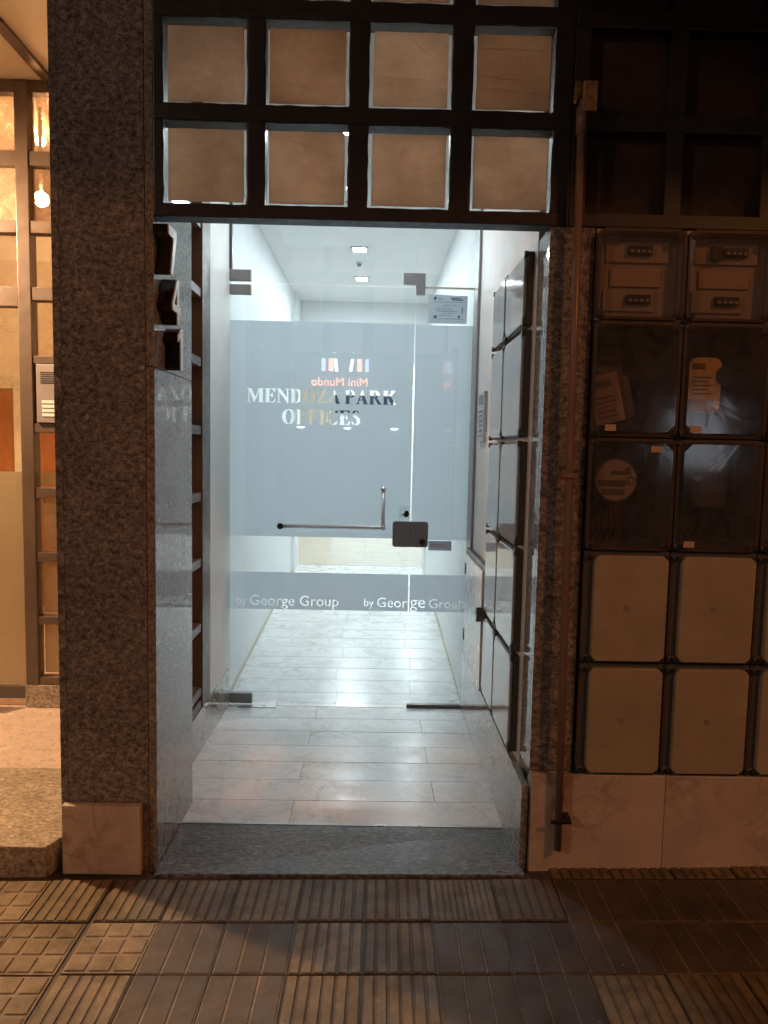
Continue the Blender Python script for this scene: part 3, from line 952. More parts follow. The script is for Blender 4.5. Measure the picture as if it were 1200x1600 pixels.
# ---- dark panelled continuation over the meter boxes
g2 = thing('dark_panel_grid', 'unlit black grid of dark panels above the meter boxes', 'panel grid', (1.1, 0.03, 2.09))
vb2 = [(0.592, 0.640), (0.888, 0.942), (1.19, 1.244), (1.49, 1.54)]
gridbars(g2, vb2[1:], [(2.086, 2.128), (2.375, 2.424), (2.678, 2.732), (2.985, 3.10)], 0.592, 1.54, -0.004, 0.062, 'steel_black')
box('mullion', 0.592, 0.640, -0.001, 0.059, 2.088, 3.098, 'steel_black', g2, 0.003)
for z0, z1 in rowz:
    for xa, xb in ((0.640, 0.888), (0.942, 1.19), (1.244, 1.49)):
        box('panel', xa - 0.004, xb + 0.004, 0.040, 0.052, z0 - 0.004, z1 + 0.004, 'board_dark', g2)
st('panel_backing_wall', 0.592, 6.0, 0.07, 0.138, 2.0, 3.12, 'render')
st('facade_wall_far_right', 1.56, 6.0, 0.0, 0.069, -0.3, 3.12, 'render')

# ==================================================================== RIGHT SIDE OF THE RECESS
b = thing('wall_plinth', 'grey granite base along the right wall of the entrance recess', 'wall base', (0.53, 0.8, -0.09))
box('slab', 0.512, 0.5350, -0.004, 0.90, -0.12, 0.268, 'granite_fine', b, 0.0015)
box('slab', 0.512, 0.5350, 0.9015, 1.655, -0.12, 0.262, 'granite_fine', b, 0.0015)
b = thing('granite_strip', 'reddish brown granite strip between the entrance and the meter boxes', 'pillar', (0.61, 0.06, 0.31))
box('front_slab', 0.5362, 0.6775, 0.0, 0.03, 0.322, 2.0845, 'granite', b, 0.0015)
box('side_slab', 0.5362, 0.5562, 0.0312, 0.155, 0.30, 2.0845, 'granite_fine', b, 0.001)
b2 = thing('marble_plinth', 'veined beige marble plinth below the meter boxes', 'plinth', (1.05, -0.01, -0.02))
for xa, xb in ((0.5412, 0.9865), (0.9885, 1.4335), (1.4355, 1.55)):
    box('marble_slab', xa, xb, -0.022, 0.05, zp(xa) - 0.03, 0.3175, 'marble_pink', b2, 0.0025)

def side_box(y0, y1, z0, z1, label, top=False):
    t = thing('side_meter_box', label, 'meter box', (0.535, (y0 + y1) / 2, z0), 'meter boxes on the side wall')
    box('back_box', 0.514, 0.5348, y0 + 0.006, y1 - 0.006, z0 + 0.006, z1 - 0.006, 'box_grey', t, 0.003)
    k = 0.035
    prism('cover', chamf(y0 + 0.012, y1 - 0.012, z0 + 0.012, z1 - 0.012, 0.03), 0.502, 0.5136, 'x', 'beige_side', t, 0.003)
    for yy in (y0 + 0.014, y1 - 0.014):
        for zz in (z0 + 0.014, z1 - 0.014):
            disc('screw_boss', (0.508, yy, zz), 0.011, 0.014, 'x', 'box_grey', t, 12)
    return t
sz = [0.285, 0.655, 1.04, 1.425, 1.81, 2.075]
rn = ['lowest', 'second lowest', 'middle', 'second highest', 'topmost']
for k in range(5):
    for (y0, y1), cn in (((0.205, 0.57), 'front column'), ((0.572, 0.868), 'back column')):
        side_box(y0, y1, sz[k] + 0.002, sz[k + 1] - 0.002, 'glossy pale meter box on the recess side wall, %s, %s' % (cn, rn[k]))

c = thing('white_cabinet', 'white metal cabinet with black hinges on the recess wall beside the door', 'cabinet', (0.535, 1.23, 0.265))
boxes('frame', [(0.512, 0.5348, 0.905, 1.555, 0.835, 0.862), (0.512, 0.5348, 0.905, 0.935, 0.266, 0.834), (0.512, 0.5348, 1.53, 1.555, 0.266, 0.834)], 'bronze', c, 0.002)
box('cabinet_door', 0.503, 0.5330, 0.937, 1.528, 0.268, 0.832, 'white_gloss', c, 0.003)
for z in (0.36, 0.72):
    box('hinge', 0.499, 0.5115, 1.50, 1.537, z, z + 0.06, 'black', c, 0.003)
prism('latch', [(0.92, 0.60), (0.965, 0.635), (0.92, 0.67), (0.895, 0.635)], 0.478, 0.5025, 'x', 'bronze', c, 0.002)

ic = thing('keypad_intercom', 'slim metal intercom keypad on the white wall beside the door', 'intercom', (0.535, 1.25, 1.43))
box('plate', 0.519, 0.5348, 1.155, 1.345, 1.432, 1.672, 'alu', ic, 0.002)
boxes('speaker_slots', [(0.5165, 0.5195, 1.19, 1.31, 1.615 + 0.009 * k, 1.619 + 0.009 * k) for k in range(5)], 'black', ic)
for k in range(6):
    disc('button', (0.516, 1.22, 1.462 + 0.024 * k), 0.009, 0.008, 'x', 'chrome', ic, 14)
    disc('button', (0.516, 1.28, 1.462 + 0.024 * k), 0.009, 0.008, 'x', 'chrome', ic, 14)

# ==================================================================== LEFT SIDE OF THE RECESS
b = thing('wall_plinth', 'grey granite base under the side window left of the door', 'wall base', (-0.83, 1.05, -0.09))
box('slab', -0.825, XL, 0.456, 1.655, -0.12, 0.135, 'granite_fine', b, 0.0015)
box('ledge', -0.93, -0.826, 0.463, 1.655, 0.02, 0.128, 'wood', b, 0.002)
sw = thing('side_window', 'brown steel side window with lobby light behind, left of the door', 'window', (-0.86, 0.75, 0.14))
mz = [0.14, 0.22, 0.529, 0.838, 1.147, 1.455, 1.764, 2.075, 2.38, 2.69, 2.90]
for z in mz[1:-1]:
    box('rail', -0.875, -0.806, 0.464, 1.030, z - 0.022, z + 0.018, 'steel_brown', sw, 0.003)
box('rail', -0.875, -0.806, 0.464, 1.030, 0.138, 0.175, 'steel_brown', sw, 0.003)
box('jamb', -0.872, -0.80, 1.032, 1.19, 0.137, CZ - 0.002, 'steel_brown', sw, 0.004)
box('mullion', -0.872, -0.809, 0.735, 0.775, 0.178, CZ - 0.002, 'steel_brown', sw, 0.003)
box('mullion', -0.872, -0.809, 0.463, 0.485, 0.178, CZ - 0.002, 'steel_brown', sw, 0.003)
for k in range(1, len(mz) - 1):
    za, zb_ = mz[k] + 0.018, mz[k + 1] - 0.022
    for ya, yb in ((0.486, 0.734), (0.776, 1.031)):
        box('pane', -0.864, -0.860, ya, yb, za, zb_, 'pane_scratch', sw)
        box('putty', -0.859, -0.852, yb - 0.012, yb - 0.001, za, zb_, 'steel_brown', sw)
st('recess_wall_left', -0.90, XL - 0.004, 1.192, YD + 0.02, 0.136, CZ, 'wall_grey')
st('party_wall', -1.02, -0.905, 1.10, 5.28, -0.2, CZ + 0.1, 'lobby_paint')

# ==================================================================== GLASS DOOR
DX0, DX1 = -0.805, 0.204
DZ0, DZ1 = -0.064, 2.262
GT = 0.010
door = thing('glass_door', 'frosted frameless glass door lettered mendoza park offices with steel handle', 'door', (DX0, YD, DZ0))
box('glass_pane', DX0, DX1, YD, YD + GT, DZ0, DZ1, 'glass', door, 0.0)
fy = YD + GT + 0.0012
# upper film with the cut-out letters
cx, cz = -0.30, 1.48
top = [[(p[0] - cx, p[1] - cz) for p in c_] for c_ in serif_line('MENDOZA PARK', -0.712, 0.112, 1.630, 0.076)]
top += [[(p[0] - cx, p[1] - cz) for p in c_] for c_ in serif_line('OFFICES', -0.517, -0.085, 1.514, 0.080)]
sheet('upper_frosted_film', [rect(DX0 + 0.003 - cx, DX1 - 0.002 - cx, 0.888 - cz, 2.070 - cz)] + top, 0.0008, 'film', door, (cx, fy, cz))
# lower film with the cut-out sans letters
def band_text(x0, x1, xb0, xb1, parts):
    res = []
    for txt, a, b, z in parts:
        res += fit(sans_polys(txt, 0.1), a, b, z)
    return res
cx2, cz2 = -0.30, 0.58
lo = band_text(0, 0, 0, 0, [('by', -0.764, -0.705, 0.500), ('George Group', -0.688, -0.190, 0.496), ('by', -0.046, 0.010, 0.500), ('Geor', 0.028, 0.198, 0.496)])
lo = [[(p[0] - cx2, p[1] - cz2) for p in c_] for c_ in lo]
sheet('lower_frosted_film', [rect(DX0 + 0.003 - cx2, DX1 - 0.002 - cx2, 0.474 - cz2, 0.685 - cz2)] + lo, 0.0008, 'film', door, (cx2, fy, cz2))
box('top_patch_hinge', DX0 + 0.002, -0.688, YD - 0.010, YD + GT + 0.010, 2.205, 2.258, 'fitting', door, 0.003)
box('bottom_patch_hinge', DX0 + 0.002, -0.672, YD - 0.012, YD + GT + 0.012, -0.066, -0.008, 'fitting', door, 0.003)
h = tube('handle', [(-0.513, YD - 0.045, 0.953), (0.035, YD - 0.045, 0.953), (0.047, YD - 0.045, 0.957), (0.051, YD - 0.045, 0.969), (0.051, YD - 0.045, 1.165)], 0.011, 'chrome', door, 18)
for x, z in ((-0.513, 0.953), (0.051, 1.165), (0.051, 0.953)):
    tube('standoff', [(x, YD - 0.058, z), (x, YD - 0.001, z)], 0.0145, 'chrome', h, 18)
disc('end_cap', (-0.513, YD - 0.061, 0.953), 0.017, 0.006, 'y', 'black', h, 18)
prism('lock_case', half(0.106, 0.2058, 0.845, 0.988, 0.014, 'l'), YD - 0.022, YD - 0.001, 'y', 'fitting_lock', door, 0.002)
k = tube('key', [(0.165, YD - 0.002, 1.030), (0.165, YD - 0.030, 1.030)], 0.010, 'chrome', door, 14)
prism('key_bow', [(0.168, 1.012), (0.190, 1.016), (0.196, 1.034), (0.186, 1.050), (0.170, 1.046)], YD - 0.034, YD - 0.028, 'y', 'black', k)
box('clear_patch', 0.14, 0.20, YD - 0.0018, YD - 0.0006, 0.998, 1.075, 'glass', door)

sl = thing('glass_sidelight', 'narrow fixed glass panel right of the door with lettering running into it', 'glass panel', (0.21, YD, -0.07))
SX0, SX1 = 0.2085, 0.532
box('glass_pane', SX0, SX1, YD + 0.0002, YD + GT - 0.0002, -0.055, 2.258, 'glass', sl)
cx3 = 0.37
sheet('upper_frosted_film', [rect(SX0 + 0.002 - cx3, SX1 - 0.002 - cx3, 0.884 - cz, 2.066 - cz)], 0.0008, 'film', sl, (cx3, fy, cz))
lo = band_text(0, 0, 0, 0, [('ge', 0.2135, 0.300, 0.496), ('Grou', 0.322, 0.480, 0.496)])
lo += [[(min(p[0], 0.527), p[1]) for p in c_] for c_ in fit(sans_polys('p', 0.1), 0.487, 0.5262, 0.496)]
lo = [[(p[0] - cx3, p[1] - cz2) for p in c_] for c_ in lo]
sheet('lower_frosted_film', [rect(SX0 + 0.002 - cx3, SX1 - 0.002 - cx3, 0.474 - cz2, 0.685 - cz2)] + lo, 0.0008, 'film', sl, (cx3, fy, cz2))
box('floor_channel', SX0 - 0.002, SX1, YD - 0.010, YD + GT + 0.010, -0.083, -0.0605, 'bronze', sl, 0.002)
prism('lock_keeper', half(0.2066, 0.304, 0.845, 0.988, 0.014, 'r'), YD - 0.022, YD - 0.001, 'y', 'fitting_lock', sl, 0.002)
disc('lock_button', (0.272, YD - 0.024, 0.875), 0.017, 0.006, 'y', 'black', sl, 18)
prism('corner_patch_fitting', [(0.137, 2.338), (0.137, 2.282), (0.2072, 2.282), (0.2072, 2.226), (0.256, 2.226), (0.256, 2.338)], YD - 0.012, YD + GT + 0.012, 'y', 'fitting_lock', sl, 0.002)

tg = thing('transom_glass', 'clear glass strip above the glass door', 'glass panel', (-0.14, YD, 2.27))
box('glass_pane', -0.822, SX1, YD + 0.0004, YD + GT - 0.0004, 2.270, CZ - 0.012, 'glass', tg)
box('hinge_clamp', DX0 + 0.002 - 0.018, -0.688, YD - 0.010, YD + GT + 0.010, 2.277, 2.336, 'fitting', tg, 0.003)
box('edge_channel', -0.826, -0.790, YD - 0.012, YD + GT + 0.012, 2.337, CZ - 0.002, 'bronze', tg, 0.002)
box('silicone_joint', 0.257, SX1, YD - 0.0005, YD + GT + 0.0005, 2.2605, 2.2695, 'skirt', tg)
dp = thing('door_post', 'grey aluminium door post right of the sidelight', 'door post', (0.545, YD, 0.26))
box('post', 0.533, 0.5348, YD - 0.02, YD + 0.03, 0.263, CZ - 0.003, 'bronze', dp)
box('cover_strip', 0.5205, 0.5335, YD - 0.17, YD - 0.002, 0.264, CZ - 0.003, 'post_grey', dp, 0.002)
fp = thing('floor_spring_plate', 'brushed steel floor plate below the door pivot', 'floor plate', (-0.64, YD, -0.08))
prism('plate', [(-0.745, YD - 0.045), (-0.535, YD - 0.045), (-0.535, YD + 0.07), (-0.715, YD + 0.07)], zfloor(YD) + 0.0015, zfloor(YD) + 0.006, 'z', 'alu', fp)
disc('screw', (-0.60, YD - 0.02, zfloor(YD) + 0.0065), 0.008, 0.002, 'z', 'fitting', fp, 12)

# ---- notices on the sidelight
nt_ = thing('certificate_notice', 'grey printed certificate sheet stuck at the top of the sidelight', 'notice', (0.38, YD, 2.08))
ny = YD - 0.0012
sheet('paper', [[(-0.105, -0.078), (0.104, -0.076), (0.107, 0.03), (0.1075, 0.070), (0.09, 0.0725), (-0.105, 0.078)]], 0.0006, 'notice', nt_, (0.381, ny, 2.152))
ln = []
rq = random.Random(5)
for zz, a, b in ((0.038, -0.08, 0.08), (0.020, -0.03, 0.05), (0.006, -0.06, 0.02), (-0.004, -0.07, 0.03), (-0.012, -0.06, 0.05), (-0.022, -0.03, 0.03), (-0.034, -0.05, 0.02), (-0.052, -0.085, 0.08)):
    x = a
    while x < b:
        wv = rq.uniform(0.006, 0.02)
        ln.append((0.381 + x, 0.381 + min(x + wv, b), ny - 0.0009, ny - 0.0004, 2.152 + zz - 0.0011, 2.152 + zz + 0.0011))
        x += wv + 0.003
ln += [(0.381 + 0.015, 0.381 + 0.070, ny - 0.0009, ny - 0.0004, 2.152 + 0.056, 2.152 + 0.062), (0.381 + 0.02, 0.381 + 0.082, ny - 0.0009, ny - 0.0004, 2.152 + 0.047, 2.152 + 0.053),
       (0.381 - 0.03, 0.381 - 0.052, ny - 0.0009, ny - 0.0004, 2.152 + 0.052, 2.152 + 0.055), (0.381 + 0.076, 0.381 + 0.081, ny - 0.0009, ny - 0.0004, 2.152 - 0.022, 2.152 + 0.012),
       (0.381 - 0.075, 0.381 - 0.060, ny - 0.0009, ny - 0.0004, 2.152 - 0.048, 2.152 - 0.034), (0.381 + 0.056, 0.381 + 0.068, ny - 0.0009, ny - 0.0004, 2.152 - 0.046, 2.152 - 0.034)]
boxes('printed_lines', ln, 'ink', nt_)
disc('printed_emblem', (0.381 - 0.070, ny - 0.0007, 2.152 + 0.057), 0.008, 0.0006, 'y', 'ink', nt_, 12)
n2 = thing('small_notice', 'small grey card with red print below the lock on the sidelight', 'notice', (0.373, YD, 0.825))
box('card', 0.3085, 0.438, ny - 0.0004, ny + 0.0004, 0.826, 0.8795, 'notice_small', n2)
boxes('printed_lines', [(0.318, 0.402, ny - 0.0009, ny - 0.0005, 0.856, 0.861), (0.318, 0.410, ny - 0.0009, ny - 0.0005, 0.846, 0.849)], 'red_ink', n2)
tube('printed_ring', [(0.417 + 0.010 * math.cos(a * math.pi / 8), ny - 0.0006, 0.853 + 0.012 * math.sin(a * math.pi / 8)) for a in range(17)], 0.0008, 'red_ink', n2, 5)

# ==================================================================== PIPE on the granite strip
pp = thing('conduit_pipe', 'thin brown vertical pipe with a weathered box on its upper end', 'pipe', (0.62, -0.045, 0.09))
tube('pipe_run', [(0.606, -0.048, 2.44), (0.612, -0.048, 1.6), (0.620, -0.048, 0.8), (0.629, -0.048, 0.072)], 0.0122, 'pipe', pp, 16)
tube('coupling', [(0.6065, -0.048, 2.34), (0.6062, -0.048, 2.42)], 0.0165, 'pipe', pp, 16)
box('end_box', 0.603, 0.648, -0.066, -0.022, 2.405, 2.492, 'rust', pp, 0.004)
prism('foil_wrap', [(0.577, 2.43), (0.585, 2.425), (0.596, 2.46), (0.602, 2.485), (0.592, 2.497), (0.58, 2.49)], -0.062, -0.040, 'y', 'foil', pp, 0.003)
boxes('clamp', [(0.598, 0.666, -0.066, -0.060, 0.168, 0.182), (0.648, 0.664, -0.060, -0.0225, 0.166, 0.190)], 'black', pp, 0.002)
boxes('clamp', [(0.590, 0.640, -0.066, -0.060, 1.30, 1.314), (0.590, 0.600, -0.060, -0.001, 1.30, 1.314)], 'pipe', pp, 0.002)

# ==================================================================== FRONT METER BOXES
CX = [0.6805, 0.9645, 1.2485, 1.5325]
RZ = [2.0825, 1.798, 1.432, 1.067, 0.696, 0.3195]
YB = -0.030                                    # front of covers
rowname = ['top row', 'second row', 'third row', 'fourth row', 'bottom row']
colname = ['column beside the granite strip', 'middle column', 'far right column']
def corner_bosses(t, x0, x1, z0, z1, yf, mat):
    for xx in (x0 + 0.017, x1 - 0.017):
        for zz in (z0 + 0.017, z1 - 0.017):
            bs = tube('screw_boss', [(xx, yf + 0.03, zz), (xx, yf - 0.004, zz)], 0.0125, mat, t, 12)
            disc('screw', (xx, yf - 0.0045, zz), 0.007, 0.003, 'y', 'black', bs, 10)

def tray(t, x0, x1, z0, z1, yf, yb, mat, wall=0.008):
    boxes('back_box', [(x0, x0 + wall, yf, yb, z0, z1), (x1 - wall, x1, yf, yb, z0, z1), (x0 + wall, x1 - wall, yf, yb, z0, z0 + wall), (x0 + wall, x1 - wall, yf, yb, z1 - wall, z1),
                       (x0 + wall, x1 - wall, yb - 0.006, yb, z0 + wall, z1 - wall)], mat, t)

def clear_cover(t, x0, x1, z0, z1, yf):
    # domed smoky lid: chamfered front plate on a sloping rim
    a = chamf(x0 + 0.002, x1 - 0.002, z0 + 0.002, z1 - 0.002, 0.026)
    b = chamf(x0 + 0.016, x1 - 0.016, z0 + 0.016, z1 - 0.016, 0.026)
    bm = bmesh.new()
    cx, cz = (x0 + x1) / 2, (z0 + z1) / 2
    A = [bm.verts.new((p[0] - cx, 0.024, p[1] - cz)) for p in a]
    A2 = [bm.verts.new((p[0] - cx, 0.012, p[1] - cz)) for p in a]
    B = [bm.verts.new((p[0] - cx, 0.0, p[1] - cz)) for p in b]
    for R0, R1 in ((A, A2), (A2, B)):
        for i in range(8):
            bm.faces.new((R0[i], R0[(i + 1) % 8], R1[(i + 1) % 8], R1[i]))
    bm.faces.new(B)
    o = obj('clear_cover', mesh_from(bm), 'cover', t, (cx, yf, cz))
    rim = [[(p[0] - cx, p[1] - cz) for p in chamf(x0 + 0.001, x1 - 0.001, z0 + 0.001, z1 - 0.001, 0.024)], [(p[0] - cx, p[1] - cz) for p in chamf(x0 + 0.011, x1 - 0.011, z0 + 0.011, z1 - 0.011, 0.024)]]
    sheet('cover_rim', rim, 0.010, 'steel_brown', t, (cx, yf + 0.020, cz))
    return o

def front_box(c, r):
    x0, x1 = CX[c] + 0.0015, CX[c + 1] - 0.0015
    z1, z0 = RZ[r] - 0.0015, RZ[r + 1] + 0.0015
    gl = {0: 'breaker box with smoky clear cover', 1: 'meter box with smoky clear cover', 2: 'meter box with smoky clear cover', 3: 'blank beige box with chamfered lid', 4: 'blank beige box with chamfered lid'}[r]
    extra = {(1, 0): 'tilted meter inside', (1, 1): 'square meter with painted orange glint inside', (2, 0): 'round meter inside', (2, 1): 'cables and glare inside'}.get((r, c), '')
    lb = '%s%s, %s, %s' % (gl, ', ' + extra if extra else '', rowname[r], colname[c])
    t = thing('meter_box', lb, 'meter box', ((x0 + x1) / 2, 0.12, z0), 'meter boxes on the street wall')
    if r >= 3:
        tray(t, x0, x1, z0, z1, -0.004, 0.13, 'box_grey')
        box('flange', x0 + 0.0005, x1 - 0.0005, -0.013, -0.0045, z0 + 0.0005, z1 - 0.0005, 'flange', t, 0.002)
        lid = prism('lid', chamf(x0 + 0.032, x1 - 0.008, z0 + 0.008, z1 - 0.013, 0.016), YB - 0.002, 0.012, 'y', 'beige', t, 0.003)
        lid.rotation_euler = (random.uniform(-1, 1) * 0.006, random.uniform(-1, 1) * 0.005, random.uniform(-1, 1) * 0.006)
        disc('moulding_mark', ((x0 + x1) / 2, YB - 0.0022, (z0 + z1) / 2), 0.011, 0.0012, 'y', 'beige_mark', lid, 16)
        corner_bosses(t, x0, x1, z0, z1, -0.020, 'box_grey')
        return
    yb = 0.125
    tray(t, x0, x1, z0, z1, -0.002, yb, 'box_dark' if r else 'panel')
    clear_cover(t, x0, x1, z0, z1, YB - 0.006)
    corner_bosses(t, x0, x1, z0, z1, YB + 0.010, 'steel_brown')
    cx = (x0 + x1) / 2
    if r == 0:
        box('front_panel', x0 + 0.012, x1 - 0.012, 0.028, 0.034, z0 + 0.012, z1 - 0.012, 'panel', t)
        for k, (zz, w0, w1) in enumerate(((z1 - 0.095, -0.10, 0.10), (z0 + 0.035, -0.105, 0.060))):
            pl = box('breaker_plate', cx + w0, cx + w1, 0.020, 0.0275, zz, zz + 0.066, 'meter_face', t, 0.002)
            off = -0.035 + (0.02 if (c == 1 and k == 0) else 0)
            box('breaker_row', cx + off, cx + off + 0.078, 0.008, 0.0195, zz + 0.022, zz + 0.050, 'black', pl, 0.002)
            for q in range(4):
                box('toggle', cx + off + 0.006 + q * 0.018, cx + off + 0.016 + q * 0.018, -0.002, 0.0078, zz + 0.026, zz + 0.034, 'meter_face', pl, 0.001)
        box('label_strip', cx - 0.085, cx + 0.075, 0.021, 0.0275, z0 + 0.112, z0 + 0.168, 'sticker', t, 0.001)
        if c == 1:
            box('relay', cx - 0.055, cx - 0.022, 0.002, 0.0195, z1 - 0.085, z1 - 0.042, 'black', t, 0.002)
    elif r == 1 and c == 0:
        me = box('meter', -0.052, 0.052, 0.0, 0.055, -0.082, 0.082, 'meter_face', None, 0.006)
        me.parent = t
        me.location = Vector((cx - 0.068, 0.085, z0 + 0.125)) - wl(t)
        me.rotation_euler = (0, math.radians(-14), 0)
        WORLD_LOC[me.name] = Vector((0, 0, 0))
        q = box('display', -0.040, 0.028, -0.0300, -0.0276, 0.040, 0.062, 'meter_print', None)
        q.parent = me
        q.location = Vector(q.location)
        for q_ in range(5):
            q2 = box('print_line', -0.036, 0.030 - 0.008 * (q_ % 3), -0.0296, -0.0277, -0.060 + 0.016 * q_, -0.055 + 0.016 * q_, 'meter_print', None)
            q2.parent = me
        for k in range(3):
            tube('cable', [(cx - 0.10 + 0.02 * k, 0.10, z0 + 0.012), (cx - 0.06 + 0.05 * k, 0.09, z0 + 0.03), (cx + 0.06 + 0.01 * k, 0.09, z0 + 0.10), (cx + 0.02 + 0.01 * k, 0.10, z0 + 0.24), (cx - 0.03 + 0.02 * k, 0.11, z1 - 0.02)], 0.0035, 'black', t, 7)
        pl2 = box('side_cover', 0.0526, 0.09, -0.012, 0.045, -0.078, 0.060, 'box_dark', None, 0.003)
        pl2.parent = me
    elif r == 1 and c == 1:
        me = prism('meter', rounded(cx - 0.095, cx + 0.010, z0 + 0.085, z0 + 0.262, 0.02), 0.03, 0.10, 'y', 'orange_glint', t, 0.004)
        box('display', cx - 0.085, cx - 0.045, 0.027, 0.0296, z0 + 0.225, z0 + 0.243, 'meter_print', me)
        box('terminal_cover', cx - 0.094, cx - 0.012, 0.022, 0.0296, z0 + 0.088, z0 + 0.128, 'sticker', me, 0.002)
        boxes('print_lines', [(cx - 0.083, cx - 0.020 - 0.01 * (k % 2), 0.0275, 0.0296, z0 + 0.145 + 0.013 * k, z0 + 0.1485 + 0.013 * k) for k in range(5)], 'meter_print', me)
        disc('dial_window', (cx + 0.025, 0.05, z0 + 0.205), 0.033, 0.05, 'y', 'black_gloss', me, 20)
    elif r == 2 and c == 0:
        me = disc('meter', (cx - 0.035, 0.07, z0 + 0.225), 0.072, 0.09, 'y', 'box_dark', t, 30)
        disc('dial_plate', (cx - 0.035, 0.022, z0 + 0.225), 0.066, 0.004, 'y', 'meter_face', me, 30)
        boxes('dial_print', [(cx - 0.055, cx - 0.012, 0.0175, 0.0198, z0 + 0.245, z0 + 0.256), (cx - 0.092, cx - 0.006, 0.0175, 0.0198, z0 + 0.206, z0 + 0.226), (cx - 0.080, cx - 0.008, 0.0175, 0.0198, z0 + 0.178, z0 + 0.197), (cx - 0.008, cx + 0.010, 0.0175, 0.0198, z0 + 0.246, z0 + 0.268)], 'meter_print', me)
        tube('seal_ring', [(cx + 0.014 + 0.013 * math.cos(a * math.pi / 8), 0.016, z0 + 0.228 + 0.013 * math.sin(a * math.pi / 8)) for a in range(17)], 0.0022, 'alu', me, 6)
        box('mounting_board', x0 + 0.03, x1 - 0.03, 0.1165, 0.1186, z0 + 0.03, z1 - 0.03, 'box_grey', t)
        for k in range(4):
            tube('cable', [(cx - 0.085 + 0.02 * k, 0.10, z0 + 0.015), (cx - 0.075 + 0.022 * k, 0.085, z0 + 0.06), (cx - 0.07 + 0.018 * k, 0.08, z0 + 0.10), (cx - 0.06 + 0.014 * k, 0.085, z0 + 0.155)], 0.004, 'black', t, 8)
    elif r == 2 and c == 1:
        box('mounting_board', x0 + 0.03, x1 - 0.03, 0.1165, 0.1186, z0 + 0.03, z1 - 0.03, 'box_grey', t)
        prism('meter', rounded(cx - 0.05, cx + 0.06, z0 + 0.14, z0 + 0.30, 0.02), 0.06, 0.115, 'y', 'box_grey', t, 0.004)
        for k in range(6):
            a = -0.09 + 0.03 * k
            tube('cable', [(cx + 0.8 * a, 0.09, z0 + 0.02), (cx + 1.1 * a, 0.07, z0 + 0.05), (cx + 0.6 * a, 0.065, z0 + 0.085), (cx + 0.35 * a, 0.08, z0 + 0.138)], 0.0035, 'black', t, 8)
    if r in (1, 2):
        spots = {(1, 0): [(-0.098, 0.018)], (1, 1): [(-0.112, 0.018)], (2, 0): [(0.052, 0.318)], (2, 1): [(-0.112, 0.016)]}.get((r, c), [])
        for dx, dz in spots:
            box('sticker', cx + dx, cx + dx + 0.034, YB - 0.0085, YB - 0.0065, z0 + dz, z0 + dz + 0.020, 'sticker', t)
for r in range(5):
    for c in range(3):
        front_box(c, r)

# ==================================================================== NEIGHBOURING LOBBY at the left
YG = 1.24
s = thing('entrance_step', 'lit granite entrance step left of the pillar', 'step', (-2.0, 0.5, -0.1))
prism('granite_tread', [(-3.6, -0.032), (-1.062, -0.032), (-1.0215, 0.055), (-1.0215, 0.545), (-3.6, 0.545)], -0.12, 0.05, 'z', 'granite_step', s, 0.002)
box('terrazzo_tread', -3.6, -1.0215, 0.5468, YG + 0.45, -0.12, 0.049, 'terrazzo', s)
st('lobby_floor', -4.2, -1.0205, YG + 0.452, 5.2, -0.12, 0.045, 'terrazzo')
pl = thing('granite_plinth', 'small speckled granite plinth under the lobby window grid', 'plinth', (-1.38, YG, 0.05))
box('slab', -1.735, -1.0215, YG - 0.02, YG + 0.10, 0.0505, 0.165, 'granite_step', pl, 0.002)
lg = thing('lobby_window_grid', 'brown steel lobby window grid behind the left pillar', 'window', (-1.4, YG, 0.166))
lrows = [(0.205, 0.475), (0.515, 0.79), (0.84, 1.11), (1.16, 1.43), (1.474, 1.763), (1.80, 2.063), (2.125, 2.378), (2.435, 2.69), (2.755, 3.02)]
bars = [(0.166, 0.205)] + [(a[1], b[0]) for a, b in zip(lrows[:-1], lrows[1:])] + [(3.02, 3.075)]
for i, (z0, z1) in enumerate(bars):
    xl = -1.668
    box('rail', xl, -1.0215, YG - 0.012, YG + 0.05, z0, z1, 'steel_brown', lg, 0.003)
    if i >= 6:
        box('rail', -3.6, -1.732, YG - 0.012, YG + 0.05, z0 - (0.03 if i == 6 else 0), z1, 'steel_brown', lg, 0.003)
for xa, xb in ((-1.731, -1.669), (-1.37, -1.31)):
    box('mullion', xa, xb, YG - 0.016, YG + 0.054, 0.166, 3.075, 'steel_brown', lg, 0.003)
for xa, xb in ((-2.08, -2.02), (-2.43, -2.37), (-2.78, -2.72), (-3.13, -3.07)):
    box('mullion', xa, xb, YG - 0.016, YG + 0.054, 2.10, 3.075, 'steel_brown', lg, 0.003)
for i, (z0, z1) in enumerate(lrows):
    cols = [(-1.669, -1.37), (-1.31, -1.022)]
    if i >= 6:
        cols += [(-2.02, -1.731), (-2.37, -2.08), (-2.72, -2.43), (-3.07, -2.78)]
    for xa, xb in cols:
        if i == 4 and xa > -1.7 and xb < -1.3 and xa < -1.5:
            box('blank_panel', xa, xb, YG + 0.015, YG + 0.03, z0, z1, 'steel_brown', lg)
            continue
        mt = 'pane_scratch' if i >= 7 else 'pane_dirty'
        pn = box('pane', xa - 0.002, xb + 0.002, YG + 0.030, YG + 0.034, z0 - 0.002, z1 + 0.002, mt, lg)
        if i < 3:
            box('frosted_film', xa + 0.012, xb - 0.012, YG + 0.036, YG + 0.037, z0 + 0.012, z1 - 0.006, 'film_lobby', pn)
        if i == 3:
            box('frosted_film', xa + 0.012, xb - 0.012, YG + 0.036, YG + 0.037, z0 + 0.012, 1.235, 'film_lobby', pn)

